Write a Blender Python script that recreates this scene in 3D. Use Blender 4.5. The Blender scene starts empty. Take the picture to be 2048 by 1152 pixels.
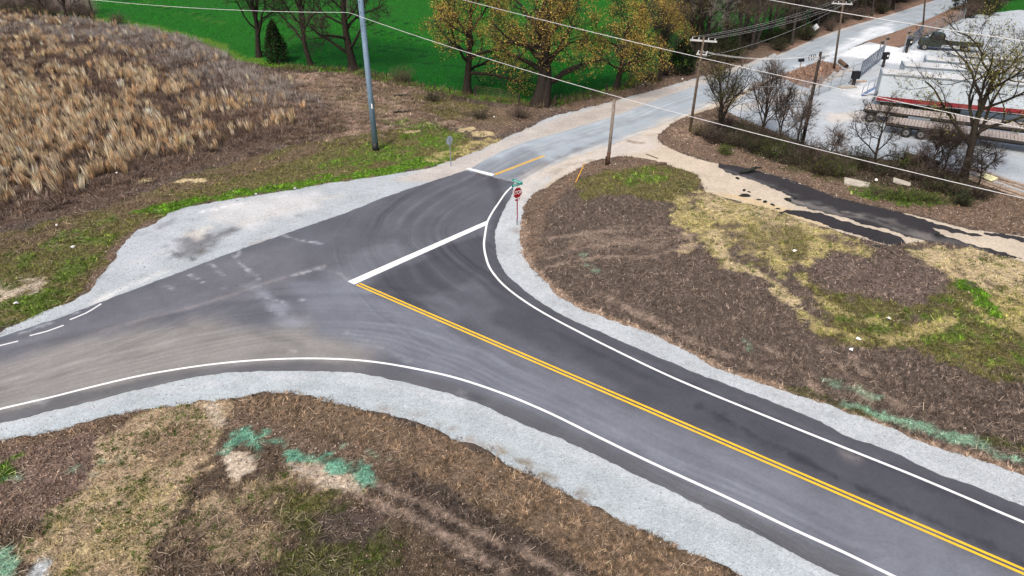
import bpy, math, random, time
_T0 = time.time()
def tick(n): print('TICK', n, round(time.time() - _T0, 1))
import numpy as np
from mathutils import Vector, Matrix, Euler
from mathutils.geometry import delaunay_2d_cdt

R = math.radians
random.seed(7)
rng = np.random.default_rng(11)
SC = bpy.context.scene
COL = SC.collection

# ------------------------------------------------------------------ camera, sky, sun, exposure
CAM_H, PITCH, FPX = 22.0, 30.15, 1400.0
cam = bpy.data.cameras.new('camera')
cam.sensor_width = 36.0
cam.lens = 36.0 * FPX / 2048.0
cam.clip_end = 6000
cam.clip_start = 0.5
camo = bpy.data.objects.new('camera', cam)
camo.location = (0, 0, CAM_H)
camo.rotation_euler = (R(90 - PITCH), 0, 0)
COL.objects.link(camo)
SC.camera = camo

SUN_EL, SUN_AZ = 50.0, 205.0          # azimuth clockwise from +Y; sun behind and a little left of the camera
w = bpy.data.worlds.new('World')
SC.world = w
w.use_nodes = True
nt = w.node_tree
bg = nt.nodes['Background']
sky = nt.nodes.new('ShaderNodeTexSky')
sky.sky_type = 'NISHITA'
sky.sun_disc = False
sky.sun_elevation = R(SUN_EL)
sky.sun_rotation = R(SUN_AZ)
sky.air_density = 1.0
sky.dust_density = 6.0
sky.ozone_density = 1.0
nt.links.new(sky.outputs[0], bg.inputs[0])
bg.inputs[1].default_value = 0.12
sl = bpy.data.lights.new('sun', 'SUN')
sl.energy = 1.5
sl.angle = R(10)
sl.color = (1.0, 0.96, 0.90)
so = bpy.data.objects.new('sun', sl)
so.rotation_euler = (R(90 - SUN_EL), 0, R(180 - SUN_AZ))
COL.objects.link(so)
SC.view_settings.view_transform = 'Standard'
SC.view_settings.look = 'None'
SC.view_settings.gamma = 1.0
SC.view_settings.exposure = 0.62
SC.view_settings.use_curve_mapping = False
SC.render.film_transparent = False

# ------------------------------------------------------------------ pixel of the photograph -> point of the place
CP, SP = math.cos(R(PITCH)), math.sin(R(PITCH))
def ray(x, y):
    X = (x - 1024) / FPX; Y = -(y - 576) / FPX
    return np.array([X, Y * SP + CP, Y * CP - SP])
def G(x, y, z=0.0):
    d = ray(x, y)
    t = (z - CAM_H) / d[2]
    return np.array([d[0] * t, d[1] * t, z])
def W(px):
    return np.array([G(x, y)[:2] for x, y in px])
def on_plane(x, y, p, n):
    """point on the ray of a photo pixel in the vertical plane through p with normal n"""
    d = ray(x, y); o = np.array([0, 0, CAM_H])
    t = np.dot(np.array([p[0], p[1], 0]) - np.array([0, 0, 0]), n) / np.dot(d, n)
    return o + d * t
def height_at(base, y):
    """height whose image row is y above a base point (world xy)"""
    d = ray(1024, y)
    return CAM_H + d[2] / d[1] * base[1]
def to_px(P):
    P = np.atleast_2d(P)
    x, y, z = P[:, 0], P[:, 1], P[:, 2] - CAM_H
    f = y * CP - z * SP; u = y * SP + z * CP
    f = np.where(f < 0.1, 0.1, f)
    return 1024 + x / f * FPX, 576 - u / f * FPX

# ------------------------------------------------------------------ noise and shapes in numpy
def hash2(ix, iy, seed):
    h = (ix.astype(np.int64) * 374761393 + iy.astype(np.int64) * 668265263 + seed * 974634777) & 0xffffffff
    h = ((h ^ (h >> 13)) * 1274126177) & 0xffffffff
    h = h ^ (h >> 16)
    return (h & 0xffff) / 65535.0
def vnoise(x, y, seed=0):
    ix = np.floor(x); iy = np.floor(y)
    fx = x - ix; fy = y - iy
    fx = fx * fx * (3 - 2 * fx); fy = fy * fy * (3 - 2 * fy)
    a = hash2(ix, iy, seed); b = hash2(ix + 1, iy, seed)
    c = hash2(ix, iy + 1, seed); d = hash2(ix + 1, iy + 1, seed)
    return (a * (1 - fx) + b * fx) * (1 - fy) + (c * (1 - fx) + d * fx) * fy
def fbm(P, scale, seed=0, octv=3):
    r = 0; a = 1; t = 0
    for k in range(octv):
        r = r + a * vnoise(P[:, 0] / scale, P[:, 1] / scale, seed + k * 17)
        t += a; a *= .55; scale *= .47
    return r / t
def sstep(a, b, x):
    t = np.clip((x - a) / (b - a), 0, 1)
    return t * t * (3 - 2 * t)
def sd_poly(P, poly):
    n = len(poly); d2 = np.full(len(P), 1e18); ins = np.zeros(len(P), bool)
    for i in range(n):
        a = poly[i]; b = poly[(i + 1) % n]
        e = b - a; wv = P - a
        t = np.clip((wv @ e) / max(e @ e, 1e-12), 0, 1)
        q = wv - t[:, None] * e
        d2 = np.minimum(d2, (q * q).sum(1))
        c = (a[1] > P[:, 1]) != (b[1] > P[:, 1])
        dy = b[1] - a[1]
        if abs(dy) > 1e-12:
            ins ^= c & (P[:, 0] < e[0] * (P[:, 1] - a[1]) / dy + a[0])
    d = np.sqrt(d2)
    return np.where(ins, -d, d)
def sd_line(P, line, signed=False):
    best = np.full(len(P), 1e18); sg = np.ones(len(P))
    for i in range(len(line) - 1):
        a = line[i]; b = line[i + 1]; e = b - a; wv = P - a
        t = np.clip((wv @ e) / max(e @ e, 1e-12), 0, 1)
        q = wv - t[:, None] * e
        d2 = (q * q).sum(1)
        m = d2 < best
        best = np.where(m, d2, best)
        if signed:
            sg = np.where(m, np.sign(e[0] * wv[:, 1] - e[1] * wv[:, 0]), sg)
    return np.sqrt(best) * sg
def smooth(pts, closed=False, step=0.6):
    """Catmull-Rom through the points, resampled"""
    pts = np.asarray(pts, float); n = len(pts); out = []
    rngk = range(n if closed else n - 1)
    for i in rngk:
        if closed:
            p0, p1, p2, p3 = pts[i - 1], pts[i], pts[(i + 1) % n], pts[(i + 2) % n]
        else:
            p0, p1, p2, p3 = pts[max(i - 1, 0)], pts[i], pts[i + 1], pts[min(i + 2, n - 1)]
        k = max(1, int(np.linalg.norm(p2 - p1) / step))
        # centripetal
        def kn(a, b): return max(np.linalg.norm(b - a) ** .5, 1e-4)
        t0 = 0; t1 = t0 + kn(p0, p1); t2 = t1 + kn(p1, p2); t3 = t2 + kn(p2, p3)
        for j in range(k):
            t = t1 + (t2 - t1) * j / k
            A1 = (t1 - t) / (t1 - t0) * p0 + (t - t0) / (t1 - t0) * p1
            A2 = (t2 - t) / (t2 - t1) * p1 + (t - t1) / (t2 - t1) * p2
            A3 = (t3 - t) / (t3 - t2) * p2 + (t - t2) / (t3 - t2) * p3
            B1 = (t2 - t) / (t2 - t0) * A1 + (t - t0) / (t2 - t0) * A2
            B2 = (t3 - t) / (t3 - t1) * A2 + (t - t1) / (t3 - t1) * A3
            out.append((t2 - t) / (t2 - t1) * B1 + (t - t1) / (t2 - t1) * B2)
    if not closed: out.append(pts[-1])
    return np.array(out)

# ------------------------------------------------------------------ objects
def tag(o, label=None, cat=None, group=None, kind=None):
    if label: o['label'] = label
    if cat: o['category'] = cat
    if group: o['group'] = group
    if kind: o['kind'] = kind
    return o
def thing(name, label, cat, loc=(0, 0, 0), rotz=0.0, group=None):
    o = bpy.data.objects.new(name, None)
    o.empty_display_size = .3
    COL.objects.link(o)
    o.location = loc; o.rotation_euler = (0, 0, rotz)
    return tag(o, label, cat, group)
def obj(name, me, m=None, parent=None):
    if m is not None and len(me.materials) == 0: me.materials.append(m)
    o = bpy.data.objects.new(name, me)
    COL.objects.link(o)
    if parent: o.parent = parent
    return o
def copy_tree(o, parent=None):
    c = o.copy(); COL.objects.link(c)
    if parent: c.parent = parent
    for ch in o.children: copy_tree(ch, c)
    return c
def mesh_np(name, V, F, attrs=None, smooth_shade=False):
    """V (n,3); F (m,k) or list of such arrays; attrs {name: (n,) or (n,3)}"""
    me = bpy.data.meshes.new(name)
    V = np.asarray(V, np.float32)
    Fs = [np.asarray(f, np.int32) for f in (F if isinstance(F, list) else [F]) if len(f)]
    me.vertices.add(len(V)); me.vertices.foreach_set('co', V.ravel())
    loops = np.concatenate([f.ravel() for f in Fs])
    tot = np.concatenate([np.full(len(f), f.shape[1], np.int32) for f in Fs])
    st = np.concatenate([[0], np.cumsum(tot)[:-1]]).astype(np.int32)
    me.loops.add(len(loops)); me.loops.foreach_set('vertex_index', loops)
    me.polygons.add(len(tot)); me.polygons.foreach_set('loop_start', st)
    try: me.polygons.foreach_set('loop_total', tot)
    except Exception: pass
    me.polygons.foreach_set('use_smooth', np.full(len(tot), bool(smooth_shade)))
    for k, a in (attrs or {}).items():
        a = np.asarray(a, np.float32)
        if a.ndim == 1:
            at = me.attributes.new(k, 'FLOAT', 'POINT'); at.data.foreach_set('value', a)
        else:
            at = me.attributes.new(k, 'FLOAT_COLOR', 'POINT')
            at.data.foreach_set('color', np.concatenate([a, np.ones((len(a), 1), np.float32)], 1).ravel())
    me.update(calc_edges=True)
    return me
class MB:
    def __init__(s): s.v = []; s.q = []; s.t = []; s.n = 0
    def add(s, V, quads=(), tris=()):
        V = np.asarray(V, float).reshape(-1, 3)
        s.v.append(V)
        for f in quads: s.q.append([i + s.n for i in f])
        for f in tris: s.t.append([i + s.n for i in f])
        s.n += len(V); return s
    def box(s, c, d, rz=0.0, M=None, bevel=0):
        x, y, z = d[0] / 2, d[1] / 2, d[2] / 2
        V = np.array([(-x, -y, -z), (x, -y, -z), (x, y, -z), (-x, y, -z), (-x, -y, z), (x, -y, z), (x, y, z), (-x, y, z)])
        if rz:
            c_, s_ = math.cos(rz), math.sin(rz); V = V @ np.array([[c_, s_, 0], [-s_, c_, 0], [0, 0, 1]])
        if M is not None: V = V @ np.array(M).T
        return s.add(V + np.array(c), [(3, 2, 1, 0), (4, 5, 6, 7), (0, 1, 5, 4), (1, 2, 6, 5), (2, 3, 7, 6), (3, 0, 4, 7)])
    def tube(s, P, r, n=6, caps=True):
        P = [np.array(p, float) for p in P]
        rr = r if hasattr(r, '__len__') else [r] * len(P)
        V = []; q = []
        for i, p in enumerate(P):
            t = P[min(i + 1, len(P) - 1)] - P[max(i - 1, 0)]
            t = t / max(np.linalg.norm(t), 1e-9)
            up = np.array([0, 0, 1.]) if abs(t[2]) < .95 else np.array([1., 0, 0])
            a = np.cross(up, t); a /= np.linalg.norm(a); b = np.cross(t, a)
            for k in range(n):
                th = 2 * math.pi * k / n
                V.append(p + rr[i] * (math.cos(th) * a + math.sin(th) * b))
        for i in range(len(P) - 1):
            for k in range(n):
                q.append((i * n + k, i * n + (k + 1) % n, (i + 1) * n + (k + 1) % n, (i + 1) * n + k))
        tr = []
        if caps:
            V.append(P[0]); V.append(P[-1]); c0 = len(V) - 2; c1 = len(V) - 1; e = (len(P) - 1) * n
            for k in range(n):
                tr.append((c0, (k + 1) % n, k)); tr.append((c1, e + k, e + (k + 1) % n))
        return s.add(V, q, tr)
    def build(s, name, m=None, parent=None, smooth_shade=False):
        V = np.concatenate(s.v)
        fs = []
        if s.q: fs.append(np.array(s.q))
        if s.t: fs.append(np.array(s.t))
        return obj(name, mesh_np(name, V, fs, smooth_shade=smooth_shade), m, parent)

# ------------------------------------------------------------------ materials
def newmat(name):
    m = bpy.data.materials.new(name); m.use_nodes = True
    n = m.node_tree; b = n.nodes['Principled BSDF']
    b.inputs['Specular IOR Level'].default_value = .3
    return m, n, b
def N(n, t, **kw):
    x = n.nodes.new(t)
    for k, v in kw.items():
        if k.startswith('i_'):
            key = k[2:]
            key = int(key) if key.isdigit() else key.replace('_', ' ')
            x.inputs[key].default_value = v
        else: setattr(x, k, v)
    return x
def math_(n, op, a, b=None, clamp=False):
    x = n.nodes.new('ShaderNodeMath'); x.operation = op; x.use_clamp = clamp
    for i, v in enumerate((a, b)):
        if v is None: continue
        if isinstance(v, (int, float)): x.inputs[i].default_value = v
        else: n.links.new(v, x.inputs[i])
    return x.outputs[0]
def mixc(n, bt, fac, a, b):
    x = n.nodes.new('ShaderNodeMix'); x.data_type = 'RGBA'; x.blend_type = bt
    for i, v in ((0, fac), (6, a), (7, b)):
        if isinstance(v, (int, float)): x.inputs[i].default_value = v
        elif isinstance(v, tuple): x.inputs[i].default_value = (*v, 1) if len(v) == 3 else v
        else: n.links.new(v, x.inputs[i])
    return x.outputs[2]
def ramp(n, fac, stops):
    x = n.nodes.new('ShaderNodeValToRGB')
    e = x.color_ramp.elements
    while len(e) > 1: e.remove(e[-1])
    e[0].position = stops[0][0]; e[0].color = stops[0][1] if len(stops[0][1]) == 4 else (*stops[0][1], 1)
    for p, c in stops[1:]:
        k = e.new(p); k.color = (*c, 1) if len(c) == 3 else c
    n.links.new(fac, x.inputs[0]); return x.outputs[0]
def gv(v): return (v, v, v)
def geo_pos(n): return N(n, 'ShaderNodeNewGeometry').outputs['Position']
def noise(n, vec, scale, detail=4, rough=.55, dim='3D'):
    x = N(n, 'ShaderNodeTexNoise', noise_dimensions=dim)
    x.inputs['Scale'].default_value = scale; x.inputs['Detail'].default_value = detail; x.inputs['Roughness'].default_value = rough
    if vec is not None: n.links.new(vec, x.inputs['W' if dim == '1D' else 'Vector'])
    return x.outputs['Fac']
def objpos(n): return N(n, 'ShaderNodeTexCoord').outputs['Object']
def attr(n, name, out='Color'): return N(n, 'ShaderNodeAttribute', attribute_name=name).outputs[out]
def bump(n, b, h, strength, dist):
    x = N(n, 'ShaderNodeBump'); x.inputs['Strength'].default_value = strength; x.inputs['Distance'].default_value = dist
    n.links.new(h, x.inputs['Height']); n.links.new(x.outputs[0], b.inputs['Normal'])
def simple(name, col, rough=.6, metal=0., var=.15, scale=8., spec=.3, bmp=0., grime=0.):
    m, n, b = newmat(name)
    p = objpos(n)
    f = noise(n, p, scale, 5)
    v = ramp(n, f, [(.3, gv(1 - var)), (.7, gv(1 + var))])
    c = mixc(n, 'MULTIPLY', 1.0, tuple(col), v)
    if grime:
        g = ramp(n, noise(n, p, scale * .25, 6, .7), [(.45, gv(0)), (.7, gv(grime))])
        c = mixc(n, 'MIX', g, c, (.16, .13, .10))
    n.links.new(c, b.inputs['Base Color'])
    b.inputs['Roughness'].default_value = rough; b.inputs['Metallic'].default_value = metal
    b.inputs['Specular IOR Level'].default_value = spec
    if bmp: bump(n, b, f, bmp, .02)
    return m

def mat_ground():
    m, n, b = newmat('ground_soil')
    p = geo_pos(n); c = attr(n, 'col')
    mp = N(n, 'ShaderNodeMapping'); mp.inputs['Scale'].default_value = (1, 1.0, 1); n.links.new(p, mp.inputs[0])
    a = ramp(n, noise(n, mp.outputs[0], 5.0, 7, .8), [(.34, gv(.22)), (.45, gv(.78)), (.55, gv(1.1)), (.66, gv(2.0))])  # low end of the noise paints small shadowed pits into the soil colour
    d = ramp(n, noise(n, p, 1.1, 5, .6), [(.3, gv(.8)), (.7, gv(1.18))])
    e = ramp(n, noise(n, p, 40, 3, .8), [(.3, gv(.7)), (.6, gv(1.1)), (.75, gv(1.5))])
    c = mixc(n, 'MULTIPLY', 1., c, a); c = mixc(n, 'MULTIPLY', 1., c, d); c = mixc(n, 'MULTIPLY', 1., c, e)
    n.links.new(c, b.inputs['Base Color']); b.inputs['Roughness'].default_value = .95
    b.inputs['Specular IOR Level'].default_value = .1
    bump(n, b, noise(n, p, 6, 7, .75), .9, .12)
    return m
def mat_gravel(name='gravel'):
    m, n, b = newmat(name)
    p = geo_pos(n); c = attr(n, 'col')
    vo = N(n, 'ShaderNodeTexVoronoi'); vo.inputs['Scale'].default_value = 22; n.links.new(p, vo.inputs['Vector'])
    sp = ramp(n, N_sep(n, vo.outputs['Color']), [(0., gv(.70)), (.2, gv(.9)), (.8, gv(1.05)), (1., gv(1.2))])
    big = ramp(n, noise(n, p, .45, 6, .65), [(.3, gv(.84)), (.7, gv(1.1))])
    mid = ramp(n, noise(n, p, 3.5, 6, .7), [(.3, gv(.86)), (.55, gv(1.02)), (.75, gv(1.1))])
    dk = ramp(n, noise(n, p, 13, 4, .8), [(.68, gv(1)), (.76, gv(.5))])
    c = mixc(n, 'MULTIPLY', 1., c, sp)
    for k in (big, mid, dk): c = mixc(n, 'MULTIPLY', 1., c, k)
    n.links.new(c, b.inputs['Base Color']); b.inputs['Roughness'].default_value = .95
    b.inputs['Specular IOR Level'].default_value = .1
    bump(n, b, vo.outputs['Distance'], .5, .03)
    return m
def N_sep(n, col):
    x = N(n, 'ShaderNodeSeparateColor'); n.links.new(col, x.inputs[0]); return x.outputs[0]
def mat_asphalt(name, streak=True):
    m, n, b = newmat(name)
    p = geo_pos(n); c = attr(n, 'col')
    g = ramp(n, noise(n, p, 60, 3, .8), [(.3, gv(.85)), (.7, gv(1.15))])
    big = ramp(n, noise(n, p, .35, 5, .6), [(.3, gv(.86)), (.7, gv(1.14))])
    md = ramp(n, noise(n, p, 7, 6, .75), [(.35, gv(.90)), (.65, gv(1.09))])
    c = mixc(n, 'MULTIPLY', 1., c, g); c = mixc(n, 'MULTIPLY', 1., c, big); c = mixc(n, 'MULTIPLY', 1., c, md)
    if streak:
        wob = math_(n, 'MULTIPLY', math_(n, 'SUBTRACT', noise(n, p, .12, 2), .5), 1.6)
        ws = N(n, 'ShaderNodeSeparateColor'); n.links.new(attr(n, 'wts'), ws.inputs[0])
        for k, (nm, amp) in enumerate((('fa', .9), ('fb', .8), ('fc', .75))):
            f = math_(n, 'ADD', attr(n, nm, 'Fac'), wob)
            f = math_(n, 'ADD', f, 40.0 * (k + 1))
            s1 = noise(n, f, 1.3, 6, .68, '1D')
            s1 = ramp(n, s1, [(.28, gv(.50)), (.45, gv(.90)), (.55, gv(1.08)), (.75, gv(1.6))])
            brk = ramp(n, noise(n, p, .16, 3), [(.35, gv(.15)), (.62, gv(1))])
            fac = math_(n, 'MULTIPLY', math_(n, 'MULTIPLY', N_sep(n, brk), ws.outputs[k]), amp)
            c = mixc(n, 'MULTIPLY', fac, c, s1)
    n.links.new(c, b.inputs['Base Color'])
    b.inputs['Roughness'].default_value = .82; b.inputs['Specular IOR Level'].default_value = .2
    bump(n, b, noise(n, p, 45, 3, .8), .25, .01)
    return m
def mat_attr(name, rough=.9, trans=.0, spec=.1):
    m, n, b = newmat(name)
    c = attr(n, 'col')
    n.links.new(c, b.inputs['Base Color']); b.inputs['Roughness'].default_value = rough
    b.inputs['Specular IOR Level'].default_value = spec
    if trans:
        t = N(n, 'ShaderNodeBsdfTranslucent'); n.links.new(c, t.inputs[0])
        x = N(n, 'ShaderNodeMixShader'); x.inputs[0].default_value = trans
        n.links.new(b.outputs[0], x.inputs[1]); n.links.new(t.outputs[0], x.inputs[2])
        n.links.new(x.outputs[0], n.nodes['Material Output'].inputs[0])
    return m
def mat_paint(name, col, wear=.25):
    m, n, b = newmat(name)
    p = geo_pos(n)
    f = noise(n, p, 16, 6, .8)
    k = ramp(n, f, [(.60, gv(0)), (.78, gv(wear * 2))])
    v = ramp(n, noise(n, p, 2.5, 4), [(.3, gv(.88)), (.7, gv(1.05))])
    c = mixc(n, 'MULTIPLY', 1., tuple(col), v)
    c = mixc(n, 'MIX', k, c, (.12, .12, .125))
    n.links.new(c, b.inputs['Base Color']); b.inputs['Roughness'].default_value = .7
    return m
def mat_bark(name, col, moss=None):
    m, n, b = newmat(name)
    p = objpos(n)
    st = N(n, 'ShaderNodeMapping'); st.inputs['Scale'].default_value = (6, 6, 1.2); n.links.new(p, st.inputs[0])
    f = noise(n, st.outputs[0], 2.2, 6, .7)
    v = ramp(n, f, [(.3, gv(.5)), (.55, gv(1)), (.75, gv(1.7))])
    c = mixc(n, 'MULTIPLY', 1., tuple(col), v)
    if moss:
        k = ramp(n, noise(n, p, .6, 4), [(.5, gv(0)), (.68, gv(.8))])
        c = mixc(n, 'MIX', k, c, moss)
    n.links.new(c, b.inputs['Base Color']); b.inputs['Roughness'].default_value = .95
    b.inputs['Specular IOR Level'].default_value = .1
    bump(n, b, f, .8, .06)
    return m

M_GROUND = mat_ground()
M_GRAVEL = mat_gravel()
M_ASPH = mat_asphalt('asphalt')
M_BLADE = mat_attr('grass_blade', .85, .25)
M_LEAF = mat_attr('leaf', .8, .3)
M_TWIG = mat_attr('twig', .9)
M_WHITE = mat_paint('white_road_paint', (.80, .81, .80), .15)
M_YELLOW = mat_paint('yellow_road_paint', (.82, .47, .022), .1)
M_WIRE = simple('aluminium_wire', (.62, .62, .62), .5, .0, .05)
M_WIRE_D = simple('dark_wire', (.30, .30, .32), .6, .0, .05)
M_STEEL = simple('galvanised_pole', (.20, .29, .39), .55, .2, .12, 3.)
M_GALV = simple('galvanised_steel', (.23, .27, .31), .5, .3, .1, 6.)
M_GATE = simple('gate_steel', (.11, .14, .19), .5, .3, .1, 6.)
M_BLACK = simple('black_plastic', (.012, .012, .015), .5, 0, .2)
M_WOOD = simple('weathered_pole_wood', (.11, .085, .065), .9, 0, .4, 5., .1, .4)
M_WOODL = simple('grey_pole_wood', (.19, .16, .135), .9, 0, .35, 5., .1, .4)
M_WOODD = simple('dark_creosote_wood', (.035, .028, .024), .9, 0, .4, 5., .1, .4)
M_ARM = simple('grey_crossarm', (.42, .42, .42), .8, 0, .2)
M_INS = simple('insulator_porcelain', (.55, .56, .56), .3, 0, .05, 5, .5)
M_INSD = simple('insulator_brown', (.05, .035, .03), .35, 0, .05, 5, .5)
M_RED = simple('sign_red', (.28, .006, .010), .45, 0, .08)
M_SIGNW = simple('sign_white', (.8, .8, .8), .45, 0, .05)
M_SIGNG = simple('sign_green', (.0, .20, .155), .45, 0, .08)
M_SIGNB = simple('sign_back', (.42, .47, .50), .5, .3, .1)
M_TRAILW = simple('white_trailer_panel', (.44, .50, .55), .45, 0, .05, 1.2, .4, 0, .12)
M_TRAILR = simple('red_trailer_panel', (.20, .014, .024), .6, 0, .25, 1.5, .2, 0, .3)
M_TYRE = simple('tyre_rubber', (.018, .018, .019), .85, 0, .2)
M_RIM = simple('wheel_rim', (.20, .20, .20), .5, .3, .15, 8., .3, 0, .4)
M_FRAME = simple('dark_chassis', (.035, .032, .03), .7, 0, .3, 4.)
M_DECK = simple('weathered_deck_board', (.36, .31, .28), .9, 0, .3, 5., .1, .3, .3)
M_TARP = simple('black_tarp', (.014, .017, .013), .6, 0, .4, 2., .2, .5)
M_BLUE = simple('blue_steel', (.03, .12, .42), .5)
M_CONC = simple('old_concrete', (.36, .33, .28), .95, 0, .2, 3., .1, .4)
M_PLANK = simple('rough_lumber', (.36, .28, .22), .95, 0, .35, 4., .1, .4)
M_BARK_D = mat_bark('dark_bark', (.030, .024, .020))
M_BARK_M = mat_bark('mossy_bark', (.036, .029, .023), (.060, .058, .022))
M_BARK_G = mat_bark('grey_bark', (.06, .052, .046))
M_RUST = simple('rust_pipe', (.13, .085, .06), .9, 0, .4, 5.)
M_STONE = simple('rip_rap_stone', (.38, .36, .34), .95, 0, .3, 2., .1, .4)
M_YPOST = simple('yellow_plastic', (.70, .36, .02), .5)
M_PALE = simple('pale_yellow_board', (.72, .70, .42), .7, 0, .12, 3)
M_LITTER = simple('white_litter', (.75, .75, .74), .6, 0, .1)

# ------------------------------------------------------------------ outlines of the setting, traced on the photograph and laid on the ground
e_nw = [(0, 676), (137, 631), (205, 604), (321, 561), (427, 520), (547, 477), (690, 427), (783, 391), (931, 342)]
e_ne = [(1029, 366), (1027, 377), (1022, 394), (1007, 420), (998, 440), (991, 460), (990, 491), (996, 519), (1008, 544),
        (1039, 573), (1073, 600), (1107, 622), (1152, 645), (1213, 671), (1261, 692), (1348, 729), (1416, 757), (1505, 790), (1587, 823),
        (1642, 845), (1676, 867), (1775, 902), (1840, 932), (1881, 951), (1936, 970), (2048, 1016)]
e_sw = [(0, 848), (68, 831), (171, 806), (274, 780), (373, 758), (440, 748), (513, 743), (600, 742), (700, 745), (770, 757), (835, 771), (941, 802),
        (1002, 828), (1077, 861), (1129, 881), (1214, 922), (1283, 956), (1350, 987), (1485, 1055), (1587, 1107), (1676, 1152)]
l_r = [(1030, 369), (1013, 385), (998, 406), (984, 427), (975, 445), (970, 471), (968, 491), (971, 512), (979, 536), (998, 562),
       (1022, 584), (1060, 611), (1104, 637), (1159, 666), (1210, 692), (1348, 758), (1546, 840), (1690, 898), (1827, 953), (1929, 996), (2048, 1047)]
l_l = [(0, 820), (103, 796), (178, 777), (267, 756), (308, 748), (410, 732), (513, 722), (616, 718.5), (700, 721), (760, 727), (830, 739), (910, 757),
       (1009, 790), (1095, 826), (1197, 876), (1300, 926), (1454, 997), (1587, 1061), (1690, 1108), (1779, 1151)]
d_se = np.array([math.cos(R(-36.6)), math.sin(R(-36.6))])
d_sw = W([(137, 631)])[0] - W([(547, 477)])[0]; d_sw = d_sw / np.linalg.norm(d_sw)
def ext(wp, d, L): return wp[-1] + d * L
nw = W(e_nw); ne = W(e_ne); sw = W(e_sw); LR = W(l_r); LL = W(l_l)
d_swl = LL[0] - LL[2]; d_swl /= np.linalg.norm(d_swl)
nw = np.vstack([nw[0] + d_sw * 60, nw])
sw = np.vstack([sw[0] + d_swl * 60, sw, sw[-1] + d_se * 40])
ne = np.vstack([ne, ne[-1] + d_se * 60])
LLx = np.vstack([LL[0] + d_swl * 60, LL, LL[-1] + d_se * 40])
LRx = np.vstack([LR, LR[-1] + d_se * 60])
P_road = np.vstack([smooth(nw), smooth(ne), smooth(sw)[::-1]])

o_up = W([(931, 342), (943, 336), (1029, 292), (1107, 269), (1159, 254), (1227, 233), (1295, 207), (1380, 176), (1485, 134), (1553, 111), (1632, 77), (1690, 56), (1775, 31), (1871, 0)])
o_lo = W([(1029, 366), (1053, 360), (1115, 327), (1180, 305), (1249, 281), (1319, 252), (1371, 231), (1440, 205), (1500, 178), (1560, 151), (1640, 122), (1700, 98), (1740, 80), (1800, 60), (1860, 37), (1915, 12)])
d_far = W([(1871, 0)])[0] - W([(1690, 56)])[0]; d_far /= np.linalg.norm(d_far)
o_up = np.vstack([o_up, o_up[-1] + d_far * 500]); o_lo = np.vstack([o_lo, o_lo[-1] + d_far * 500])
P_old = np.vstack([smooth(o_up, step=1.5), smooth(o_lo, step=1.5)[::-1]])

g_nw = W([(48, 643), (103, 616), (178, 585), (192, 565), (222, 527), (239, 496), (274, 462), (308, 447), (342, 425), (386, 411), (462, 399),
          (581, 380), (680, 363), (783, 349), (871, 332), (906, 320), (954, 302), (1008, 277), (1056, 255), (1107, 232), (1159, 219), (1227, 202), (1295, 184), (1380, 160), (1485, 129), (1553, 106)])
g_nw = np.vstack([g_nw[0] + d_sw * 62, g_nw])
P_pad = np.vstack([smooth(g_nw, step=.8), W([(1553, 113), (1380, 185), (1107, 285), (940, 352), (783, 402), (547, 490), (205, 620), (0, 696)]), (nw[0] + np.array([0.8, -1.2]))[None]])
g_sw = W([(0, 883), (68, 872), (144, 855), (191, 839), (284, 820), (335, 813), (400, 803), (479, 796), (506, 788), (598, 787), (650, 801), (725, 819), (794, 837),
          (889, 871), (958, 900), (1026, 936), (1095, 967), (1146, 994), (1214, 1028), (1266, 1049), (1317, 1073), (1348, 1095), (1416, 1117), (1481, 1152)])
g_sw = np.vstack([g_sw[0] + d_swl * 60, g_sw, g_sw[-1] + d_se * 42])
P_gsw = np.vstack([smooth(g_sw), smooth(LLx)[::-1]])
g_ne = W([(1100, 352), (1092, 372), (1066, 388), (1049, 413), (1043, 444), (1039, 471), (1043, 498), (1060, 536), (1084, 557), (1118, 591), (1159, 616), (1227, 642), (1330, 680),
          (1433, 737), (1519, 765), (1587, 787), (1690, 821), (1793, 862), (1895, 903), (1998, 931), (2048, 950)])
g_ne = np.vstack([g_ne, g_ne[-1] + d_se * 62])
P_gne = np.vstack([W([(1026, 364)]), smooth(g_ne), smooth(LRx)[::-1]])
P_dirt = np.vstack([smooth(W([(1040, 360), (1060, 352), (1107, 328), (1180, 298), (1249, 274), (1319, 245), (1380, 220), (1440, 196), (1490, 175), (1500, 200), (1440, 214), (1397, 226), (1367, 235), (1331, 258), (1315, 277), (1328, 291), (1362, 306), (1420, 325),
      (1447, 328), (1495, 338), (1590, 363), (1669, 395), (1748, 414), (1843, 434), (1938, 458), (2048, 473), (2300, 530)]), step=.8),
      smooth(W([(2300, 605), (2048, 525), (1950, 497), (1850, 482), (1780, 492), (1700, 470), (1600, 440), (1540, 418), (1470, 402), (1415, 385), (1395, 352), (1371, 341), (1329, 328), (1302, 320), (1260, 313), (1215, 316),
         (1180, 325), (1148, 342), (1107, 365), (1088, 382), (1060, 386), (1040, 375)]), step=.8)])
P_yard = np.vstack([W([(1553, 158), (1575, 160), (1600, 172), (1622, 178), (1665, 158), (1690, 140), (1672, 128), (1645, 122), (1660, 113), (1715, 92), (1738, 84), (1765, 90), (1800, 96), (1830, 82), (1870, 66), (1905, 46), (1950, 30), (2040, 20), (2400, 60), (2600, 420), (2048, 384),
      (1960, 358), (1900, 343), (1800, 322), (1700, 312), (1620, 292), (1560, 268), (1490, 240), (1450, 222), (1480, 195)])])
MIL = lambda pts: W([(1400 + x * .3164, 300 + y * .3164) for x, y in pts])
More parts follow.
